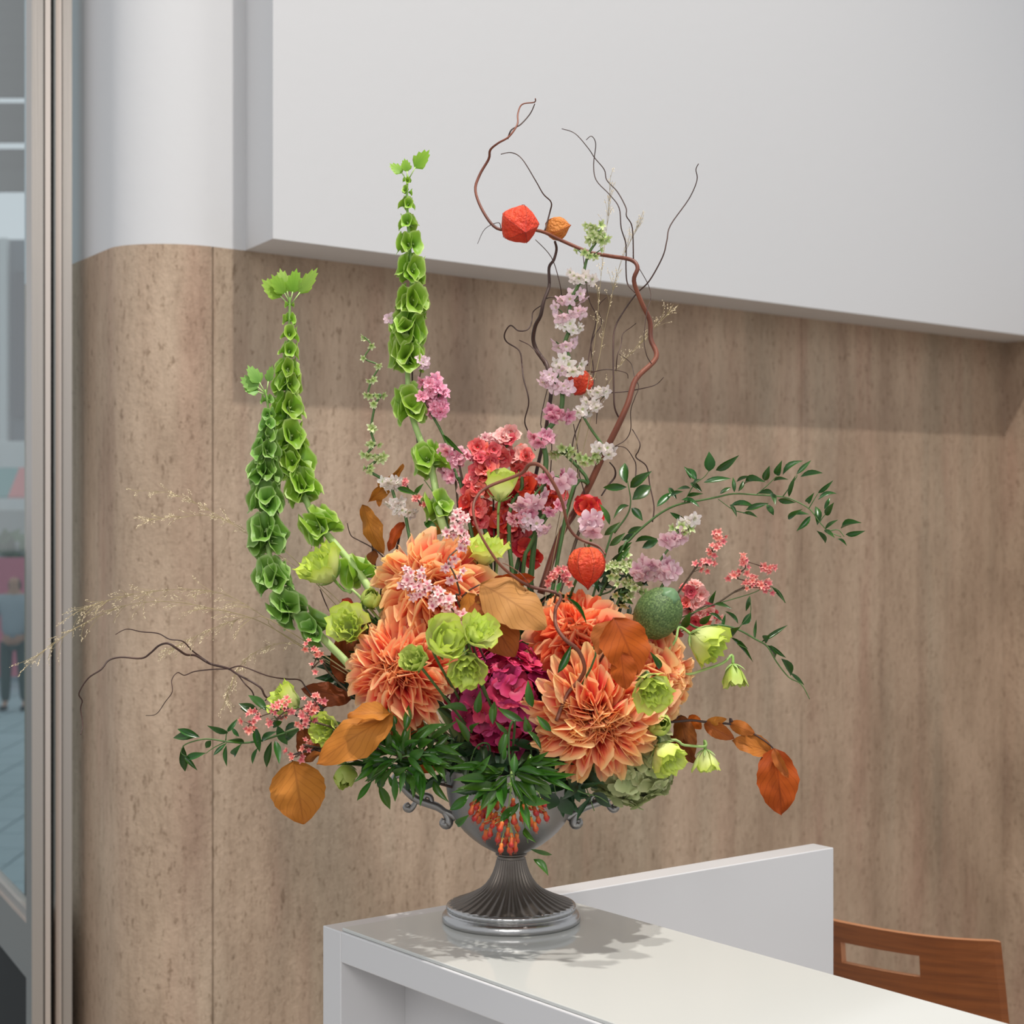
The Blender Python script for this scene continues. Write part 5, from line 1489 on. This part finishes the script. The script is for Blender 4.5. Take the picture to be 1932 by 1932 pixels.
for (x0, x1, y0, y1, nl, lab, dd_) in [(830, 960, 1415, 1500, 26, 'dark leaves draped over the front left rim of the urn', -0.12), (960, 1100, 1410, 1505, 26, 'dark leaves draped over the front right rim of the urn', -0.12),
                                    (690, 850, 1385, 1470, 26, 'dark leaves above the left urn handle under the dahlia', -0.09), (1040, 1130, 1440, 1530, 14, 'dark leaves beside the right urn handle', -0.1)]:
    rf = random.Random(x0)
    lv = []
    for k in range(nl):
        a = rf.uniform(-0.4, 3.5); L = rf.uniform(34, 66)
        bx, by = rf.uniform(x0, x1), rf.uniform(y0, y1) - 15
        lv.append((bx, by, bx + L * math.cos(a), by + L * 0.8 * math.sin(a), L * rf.uniform(0.2, 0.32)))
    xm = (x0 + x1) / 2
    sprig('foliage_sprig', lab, 'foliage', [[(xm + (xm - 964) * 0.3, y1), (xm, y0), (xm * 0.6 + 964 * 0.4, y0 - 10)]], lv, M_RUSC if x0 == 690 else M_FILL, 0.4, dd_, 'dark filler foliage', seed=x0, dd=0.03, end=spot(xm * 0.6 + 964 * 0.4, 1450, -0.05))

# wax flowers
WM = [rosette_mesh(M_WAX, 5, 1.1, 0.5, 0, 1, q, 'round', 0.3, 2) for q in range(3)]
WMP = [rosette_mesh(M_WAXP, 5, 1.0, 0.75, 0, 1, q, 'round', 0.24, 2) for q in range(3)]
spray('wax_flower', 'pink wax flower sprig standing at the right of the upper left dahlia', 'wax flower', [(862, 980, -0.14, 7), (855, 1000, -0.14, 8), (872, 1005, -0.14, 7), (868, 1030, -0.15, 5), (845, 1055, -0.17, 4), (858, 1085, -0.17, 4), (868, 1120, -0.16, 0), (874, 1160, -0.14, 2)], 6, 20, 9, WM, 'wax flower sprigs', seed=1)
spray('wax_flower', 'pink wax flower sprig lying across the upper left dahlia face', 'wax flower', [(766, 1090, -0.19, 8), (788, 1092, -0.19, 8), (785, 1112, -0.195, 8), (812, 1112, -0.195, 7), (825, 1130, -0.195, 8), (845, 1142, -0.19, 7), (862, 1162, -0.18, 5), (870, 1185, -0.17, 4)], 6, 18, 9, WM, 'wax flower sprigs', seed=2)
spray('wax_flower', 'coral pink wax flower buds at the far left among the ruscus', 'wax flower', [(468, 1370, -0.13, 6), (482, 1356, -0.13, 7), (520, 1342, -0.135, 6), (545, 1335, -0.135, 9), (522, 1358, -0.135, 5), (580, 1330, -0.13, 10), (598, 1325, -0.13, 8), (578, 1352, -0.13, 8), (570, 1362, -0.13, 6), (620, 1370, -0.12, 0)], 6, 17, 7.5, WMP, 'wax flower sprigs', seed=3)
spray('wax_flower', 'few coral wax flower buds above the hanging amber leaf', 'wax flower', [(546, 1420, -0.1, 2), (560, 1428, -0.1, 3), (578, 1408, -0.1, 6), (610, 1412, -0.1, 0)], 3, 12, 7.5, WMP, 'wax flower sprigs', seed=4)
spray('wax_flower', 'coral wax flower buds under the lowest bells on the left', 'wax flower', [(585, 1222, -0.07, 5), (598, 1238, -0.07, 5), (588, 1262, -0.07, 2), (612, 1245, -0.07, 2), (640, 1290, -0.06, 0)], 3, 14, 7, WMP, 'wax flower sprigs', seed=5)
spray('wax_flower', 'coral wax flower tuft on the middle right stem', 'wax flower', [(1355, 1012, -0.03, 8), (1357, 1024, -0.03, 6), (1345, 1038, -0.03, 7), (1338, 1066, -0.03, 6), (1318, 1065, -0.03, 4), (1285, 1110, -0.03, 0)], 6, 13, 7.5, WMP, 'wax flower sprigs', seed=6)
spray('wax_flower', 'coral wax flower tufts at the far right end with one leaf', 'wax flower', [(1446, 1072, -0.03, 9), (1408, 1060, -0.03, 8), (1405, 1074, -0.03, 5), (1382, 1088, -0.03, 6), (1420, 1098, -0.03, 11), (1440, 1104, -0.03, 8), (1450, 1108, -0.03, 5), (1400, 1110, -0.03, 2), (1350, 1140, -0.03, 0), (1280, 1180, -0.03, 0)], 6, 15, 7.5, WMP, 'wax flower sprigs', seed=7)
spray('wax_flower', 'white and red wax flower tuft crowning the red snapdragon', 'wax flower', [(918, 828, 0.02, 10), (930, 838, 0.02, 10), (938, 855, 0.02, 4), (930, 900, 0.02, 0)], 8, 15, 8, WM, 'wax flower sprigs', seed=8)
spray('wax_flower', 'small wax flower sprig left of the tall bells stem', 'wax flower', [(765, 914, 0.0, 4), (788, 944, 0.0, 6), (798, 952, 0.0, 4), (830, 985, 0.0, 0)], 4, 11, 7, WMP, 'wax flower sprigs', seed=9)
spray('wax_flower', 'pink wax flowers tucked beneath the round lantern on its left', 'wax flower', [(1058, 1078, -0.06, 8), (1065, 1095, -0.06, 8), (1045, 1090, -0.06, 6), (1050, 1120, -0.05, 0)], 6, 18, 8, WMP, 'wax flower sprigs', seed=10)

# larkspur and other spikes
LK = [rosette_mesh(M_LARK, 5, 1.15, 0.35, 0.06, 2, q, 'round', 0.15) for q in range(4)]
LW = [rosette_mesh(M_LARKW, 5, 1.1, 0.45, 0.06, 2, q, 'round', 0.15) for q in range(3)]
LM = [rosette_mesh(M_LARKM, 5, 1.2, 0.4, 0.08, 2, q, 'round', 0.12) for q in range(3)]
LL = [rosette_mesh(M_LILAC, 5, 1.3, 0.25, 0.05, 1, q, 'round', 0.12) for q in range(3)]
BG = [rosette_mesh(M_BUDG, 5, 0.9, 1.1, 0.02, 1, q, 'round', None) for q in range(3)]
def larkspur(label, chain, sets, r, seed):
    """chain like spray(); sets: for each point (meshes, how many, spread px, size px)"""
    rd = random.Random(seed + 700)
    end = mouth(0.03)
    root = thing('larkspur', label, 'larkspur', end, 'larkspur spikes')
    pts = [spot(*c) for c in chain]
    g = Geo(); g.tube(pts + [end], [r * 0.5, r, r * 1.3], 7, 5)
    for p, (ms, n, rho, size) in zip(pts, sets):
        for j in range(n):
            a = 2 * math.pi * (j + rd.random() * 0.7) / n
            dv = Vector((math.cos(a), -abs(math.sin(a)) * 0.9 if rd.random() < 0.75 else math.sin(a), rd.uniform(-0.5, 0.5)))
            q = p + dv * rho * PX * rd.uniform(0.5, 1.0)
            axis = (dv * 0.8 + Vector((0, -0.45, -0.5 + rd.gauss(0, 0.3)))).normalized()
            put('floret', ms[rd.randrange(len(ms))], root, scaled(q, basis(axis, rd.uniform(0, 6)), size * PX * rd.uniform(0.85, 1.2)))
            g.tube([p + Vector((0, 0, -rho * 0.4 * PX)), q - axis * size * 0.05 * PX], [r * 0.4, r * 0.3], 4, 1)
    part('stem', g, M_STEMD, root, smooth=True)
    return root
larkspur('tall pale pink larkspur spike beside the willow, nodding green at its tip',
         [(1120, 432, 0.0), (1128, 450, 0.0), (1110, 480, 0.0), (1098, 525, 0.0), (1080, 560, 0.0), (1074, 590, 0.0), (1075, 620, 0.0), (1066, 650, 0.0), (1075, 690, 0.0), (1045, 712, 0.0), (1060, 735, 0.0), (1056, 780, 0.0), (1025, 826, -0.01), (1030, 870, -0.01), (1020, 960, -0.01), (1005, 1050, -0.01)],
         [(BG, 8, 14, 11), (BG, 10, 16, 12), (BG, 5, 22, 10), (LW, 8, 28, 12), (LK, 6, 26, 13), (LK, 7, 28, 14), (LW, 6, 28, 12), (LK, 6, 24, 14), (LW, 9, 32, 14), (LK, 6, 26, 14), (LK, 5, 22, 15), (LM, 6, 22, 15), (LM, 6, 22, 16), (LK, 0, 20, 15), (LL, 0, 20, 15), (LL, 0, 20, 15)], 0.0026, 1)
larkspur('white budded larkspur sprig right of the pink spike', [(1130, 742, 0.02), (1118, 765, 0.02), (1098, 775, 0.02), (1112, 805, 0.02), (1140, 850, 0.02), (1110, 865, 0.02), (1062, 850, 0.02), (1110, 910, 0.02), (1070, 960, 0.01)],
         [(LW, 6, 16, 12), (LW, 6, 16, 12), (LW, 4, 16, 12), (BG, 0, 16, 10), (LW, 8, 22, 13), (BG, 8, 18, 13), (BG, 7, 18, 13), (BG, 0, 10, 10), (BG, 0, 10, 10)], 0.0018, 2)
larkspur('mauve larkspur florets clustered low in the centre behind the twig loop', [(1062, 905, -0.02), (1040, 900, -0.02), (1000, 945, -0.03), (985, 975, -0.03), (1008, 990, -0.03), (1040, 960, -0.03), (1000, 1030, -0.02), (985, 1100, -0.02)],
         [(LL, 6, 24, 17), (LM, 5, 24, 14), (LL, 7, 26, 17), (LM, 6, 24, 14), (LK, 7, 26, 15), (LM, 5, 26, 14), (LM, 0, 20, 14), (LM, 0, 20, 14)], 0.002, 3)
larkspur('white and lilac florets with spiky green calyxes at the right of the lantern', [(1298, 985, -0.03), (1270, 1018, -0.035), (1286, 1000, -0.03), (1238, 1066, -0.04), (1215, 1078, -0.04), (1256, 1082, -0.04), (1240, 1120, -0.04), (1190, 1180, -0.03)],
         [(LW, 5, 20, 14), (LL, 7, 18, 17), (BG, 6, 20, 11), (LL, 7, 22, 18), (LL, 6, 18, 17), (LL, 6, 18, 17), (LL, 0, 16, 15), (LL, 0, 16, 15)], 0.0016, 4)
larkspur('single lilac floret pair beside the thick willow base', [(1112, 985, -0.06), (1118, 1000, -0.06), (1100, 1060, -0.05)], [(LL, 3, 12, 20), (LL, 3, 14, 18), (LL, 0, 10, 10)], 0.0014, 5)
larkspur('slim green budded larkspur spike between the two tall bells spires', [(688, 636, 0.02), (700, 652, 0.02), (688, 676, 0.02), (714, 690, 0.02), (702, 716, 0.02), (695, 745, 0.02), (718, 745, 0.02), (708, 764, 0.02), (700, 810, 0.02), (706, 838, 0.02), (692, 858, 0.02), (718, 862, 0.02), (694, 884, 0.02), (715, 900, 0.02), (735, 912, 0.015), (748, 948, 0.01), (762, 962, 0.01), (772, 1010, 0.0), (790, 1080, 0.0)],
         [(BG, 2, 3, 9), (BG, 1, 2, 9), (BG, 1, 3, 9), (BG, 2, 4, 9), (BG, 3, 5, 9), (BG, 2, 4, 10), (BG, 2, 4, 9), (BG, 2, 6, 9), (BG, 2, 8, 11), (BG, 3, 10, 11), (BG, 3, 7, 12), (BG, 4, 8, 12), (BG, 3, 8, 11), (BG, 0, 8, 10), (LW, 8, 14, 13), (LW, 7, 16, 13), (LW, 7, 18, 12), (BG, 0, 8, 10), (BG, 0, 8, 10)], 0.0016, 6)

ST = [rosette_mesh(M_STOCK, 6, 1.3, 0.5, 0.1, 3, q, 'round', None) for q in range(3)]
SN = [rosette_mesh(M_SNAP, 5, 1.7, 0.75, 0.12, 2, q, 'round', None) for q in range(4)]
SNP = [rosette_mesh(M_SNAPP, 5, 1.6, 0.6, 0.12, 2, q, 'round', None) for q in range(3)]
SC = [rosette_mesh(M_SCARLET, 4, 1.6, 0.7, 0.08, 1, q, 'petal', None) for q in range(3)]
spray('stock_flower', 'rose pink stock flower beside the tall bells spire', 'pink flower', [(812, 730, 0.02, 8), (822, 742, 0.02, 6), (825, 770, 0.02, 8), (800, 755, 0.02, 3), (838, 825, 0.02, 0), (862, 900, 0.01, 0), (880, 960, 0.0, 0)], 6, 18, 15, ST, 'pink filler flowers', r=0.0016, stem_mat=M_STEMD, seed=20)
spray('stock_flower', 'deep pink flower tuft in front of the small green stems above the red snapdragon', 'pink flower', [(868, 862, 0.0, 9), (856, 856, 0.0, 4), (872, 905, 0.0, 0)], 6, 16, 15, LM, 'pink filler flowers', r=0.0012, seed=21)
spray('stock_flower', 'faded mauve flower spike hugging the bells stem', 'pink flower', [(838, 855, 0.02, 4), (846, 880, 0.02, 5), (852, 900, 0.02, 6), (862, 930, 0.02, 0)], 5, 14, 14, LM, 'pink filler flowers', r=0.0012, seed=22)
spray('stock_flower', 'tiny pale pink blossom left of the tall bells spire', 'pink flower', [(736, 600, 0.035, 5), (750, 618, 0.04, 0), (775, 640, 0.045, 0)], 5, 8, 11, LK, 'pink filler flowers', r=0.0008, seed=23, end=spot(778, 800, 0.04))
spray('stock_flower', 'tiny pale pink blossom right of the tall bells spire', 'pink flower', [(798, 684, 0.02, 6), (790, 720, 0.035, 0), (782, 760, 0.04, 0)], 5, 9, 11, LK, 'pink filler flowers', r=0.0008, seed=24, end=spot(790, 860, 0.03))
spray('snapdragon', 'coral red snapdragon spike left of the upright lime cup', 'snapdragon', [(918, 860, 0.0, 7), (905, 880, 0.0, 7), (915, 905, 0.0, 8), (898, 925, 0.0, 8), (890, 950, 0.0, 8), (902, 965, 0.0, 5), (915, 1000, 0.0, 0), (925, 1080, 0.0, 0)], 6, 24, 18, SN + SN + SNP + SC, 'snapdragons', r=0.002, stem_mat=M_STEMD, seed=25)
spray('snapdragon', 'salmon pink snapdragon top right of the coral red one', 'snapdragon', [(960, 832, 0.01, 6), (955, 855, 0.01, 6), (985, 858, 0.01, 5), (978, 880, 0.01, 5), (985, 920, 0.01, 0), (960, 1020, 0.0, 0)], 6, 20, 17, SNP + SNP + SN, 'snapdragons', r=0.002, stem_mat=M_STEMD, seed=26)
spray('snapdragon', 'scarlet snapdragon petals behind the lime cup in the centre', 'snapdragon', [(965, 955, 0.02, 8), (948, 985, 0.02, 8), (975, 1000, 0.02, 6), (1000, 925, 0.02, 7), (1018, 930, 0.02, 6), (945, 1010, 0.02, 6), (990, 1040, 0.02, 6), (1045, 940, 0.02, 5), (970, 1090, 0.02, 0)], 6, 26, 20, SC + SC + SN, 'snapdragons', r=0.002, stem_mat=M_STEMD, seed=27)
spray('snapdragon', 'orange red snapdragon petals right of the thick willow base', 'snapdragon', [(1108, 955, 0.01, 8), (1115, 970, 0.01, 6), (1090, 1010, 0.01, 0)], 6, 16, 18, SC, 'snapdragons', r=0.0016, seed=28)
spray('snapdragon', 'pink and red snapdragon florets right of the green pod', 'snapdragon', [(1310, 1120, 0.0, 6), (1300, 1145, 0.0, 6), (1320, 1160, 0.0, 6), (1345, 1155, 0.0, 4), (1290, 1180, 0.0, 3), (1240, 1230, 0.0, 0)], 6, 22, 16, SN + SNP, 'snapdragons', r=0.0016, seed=29)
spray('green_bud_sprig', 'pale green bud clusters and small leaves right of the round lantern', 'buds', [(1150, 1080, -0.03, 8), (1165, 1060, -0.03, 7), (1185, 1085, -0.03, 7), (1200, 1110, -0.03, 6), (1170, 1120, -0.03, 7), (1160, 1150, -0.03, 0)], 5, 22, 11, BG, None, r=0.001, stem_mat=M_STEMD, seed=30,
      leaf=[(1160, 1065, 1190, 1030, 12), (1150, 1030, 1180, 1005, 13), (1180, 1100, 1210, 1080, 14), (1140, 1010, 1170, 985, 13), (1165, 1120, 1195, 1140, 14), (1150, 990, 1130, 950, 12)])

# milkweed buds over the front of the urn
def milk_mesh():
    def build():
        g = Geo()
        g.lathe([(0.02, -1.0), (0.3, -0.95), (0.42, -0.6), (0.36, -0.2), (0.5, 0.15), (0.56, 0.5), (0.42, 0.85), (0.12, 1.05)], 10, lambda a, t: 1 + 0.14 * math.cos(5 * a) * (t > 0.5))
        for q in range(3):
            a = q * 2.1
            g.tube([Vector((0.1 * math.cos(a), 0.1 * math.sin(a), 0.95)), Vector((0.3 * math.cos(a), 0.3 * math.sin(a), 1.5))], [0.05, 0.02], 4, 1)
        return g.mesh('bud', M_MILK)
    return cached('milk', build)
mk = thing('milkweed', 'cluster of drooping orange milkweed buds over the front of the urn bowl', 'orange buds', spot(965, 1440, -0.1))
rd = random.Random(5)
mg = Geo()
hub = spot(965, 1478, -0.17)
mg.tube([hub, spot(965, 1440, -0.1)], [0.0015, 0.002], 6, 1)
mpos = [(905, 1530), (912, 1535), (928, 1542), (940, 1550), (957, 1552), (966, 1580), (948, 1590), (969, 1590), (985, 1510), (1005, 1510), (1015, 1545), (995, 1540), (893, 1515), (922, 1515), (900, 1520), (898, 1540), (915, 1525), (925, 1528), (910, 1560), (930, 1555), (905, 1545), (920, 1545), (945, 1560), (950, 1530), (970, 1545), (975, 1560), (968, 1515), (980, 1500), (998, 1498), (975, 1485), (940, 1580), (955, 1585), (965, 1590), (975, 1582), (985, 1540), (1000, 1520), (1010, 1530), (1020, 1525), (1030, 1540), (1002, 1550), (1010, 1560), (1025, 1515), (890, 1528), (935, 1540), (958, 1570), (945, 1600), (962, 1600), (972, 1598), (916, 1575), (990, 1525), (938, 1520), (952, 1545), (960, 1530), (925, 1570)]
subs = [spot(x_, y_, -0.155) for x_, y_ in ((905, 1500), (935, 1515), (962, 1500), (958, 1545), (1005, 1490), (985, 1515))]
for q in subs:
    mg.tube([hub, hub.lerp(q, 0.5) + Vector((0, -0.006, 0.004)), q], [0.0009, 0.0007], 5, 3)
for (x, y) in mpos:
    p = spot(x, y, -0.16 + rd.uniform(-0.025, 0.02))
    dv = (p - hub + Vector((rd.gauss(0, 0.01), rd.gauss(0, 0.01), -0.05))).normalized()
    put('bud', milk_mesh(), mk, scaled(p, basis(dv, rd.uniform(0, 6)), 9.0 * PX * rd.uniform(0.85, 1.15)))
    hb = min(subs, key=lambda q: (q - p).length)
    mg.tube([hb, hb.lerp(p, 0.5) + Vector((0, 0.002, 0.004)), p - dv * 9 * PX], [0.0004, 0.0004], 4, 3)
part('stem', mg, M_STEMG, mk, smooth=True)

# grasses
grass('wispy grass plume arching far out to the left across the wall', [[(72, 1236), (120, 1200), (200, 1155), (260, 1138), (330, 1136), (400, 1148), (475, 1166), (540, 1200), (640, 1260)], [(150, 1150), (230, 1125), (330, 1112), (420, 1120), (500, 1165), (560, 1215)]], -0.04, 60, 1, 22)
grass('pale upper grass plume at the far left between column and bells', [[(250, 925), (320, 930), (380, 955), (440, 990), (500, 1030), (600, 1100), (680, 1180)], [(280, 980), (340, 975), (410, 975), (480, 1010), (560, 1060)]], -0.02, 34, 2, 14, 0.4)
grass('low grass plume drooping over the left willow twigs', [[(425, 1320), (450, 1260), (475, 1235), (520, 1215), (580, 1220), (660, 1270)], [(330, 1220), (380, 1195), (430, 1175), (475, 1166), (560, 1200)]], -0.05, 40, 3, 16)
grass('upright grass plume rising among the willow twigs at the top', [[(1152, 330), (1148, 400), (1140, 470), (1132, 540), (1125, 620), (1110, 720), (1085, 850), (1050, 1000)], [(1205, 425), (1170, 500), (1145, 600), (1125, 700), (1090, 820)], [(1262, 590), (1215, 640), (1170, 690), (1130, 760), (1100, 850)]], 0.03, 34, 4, 16, -0.6)
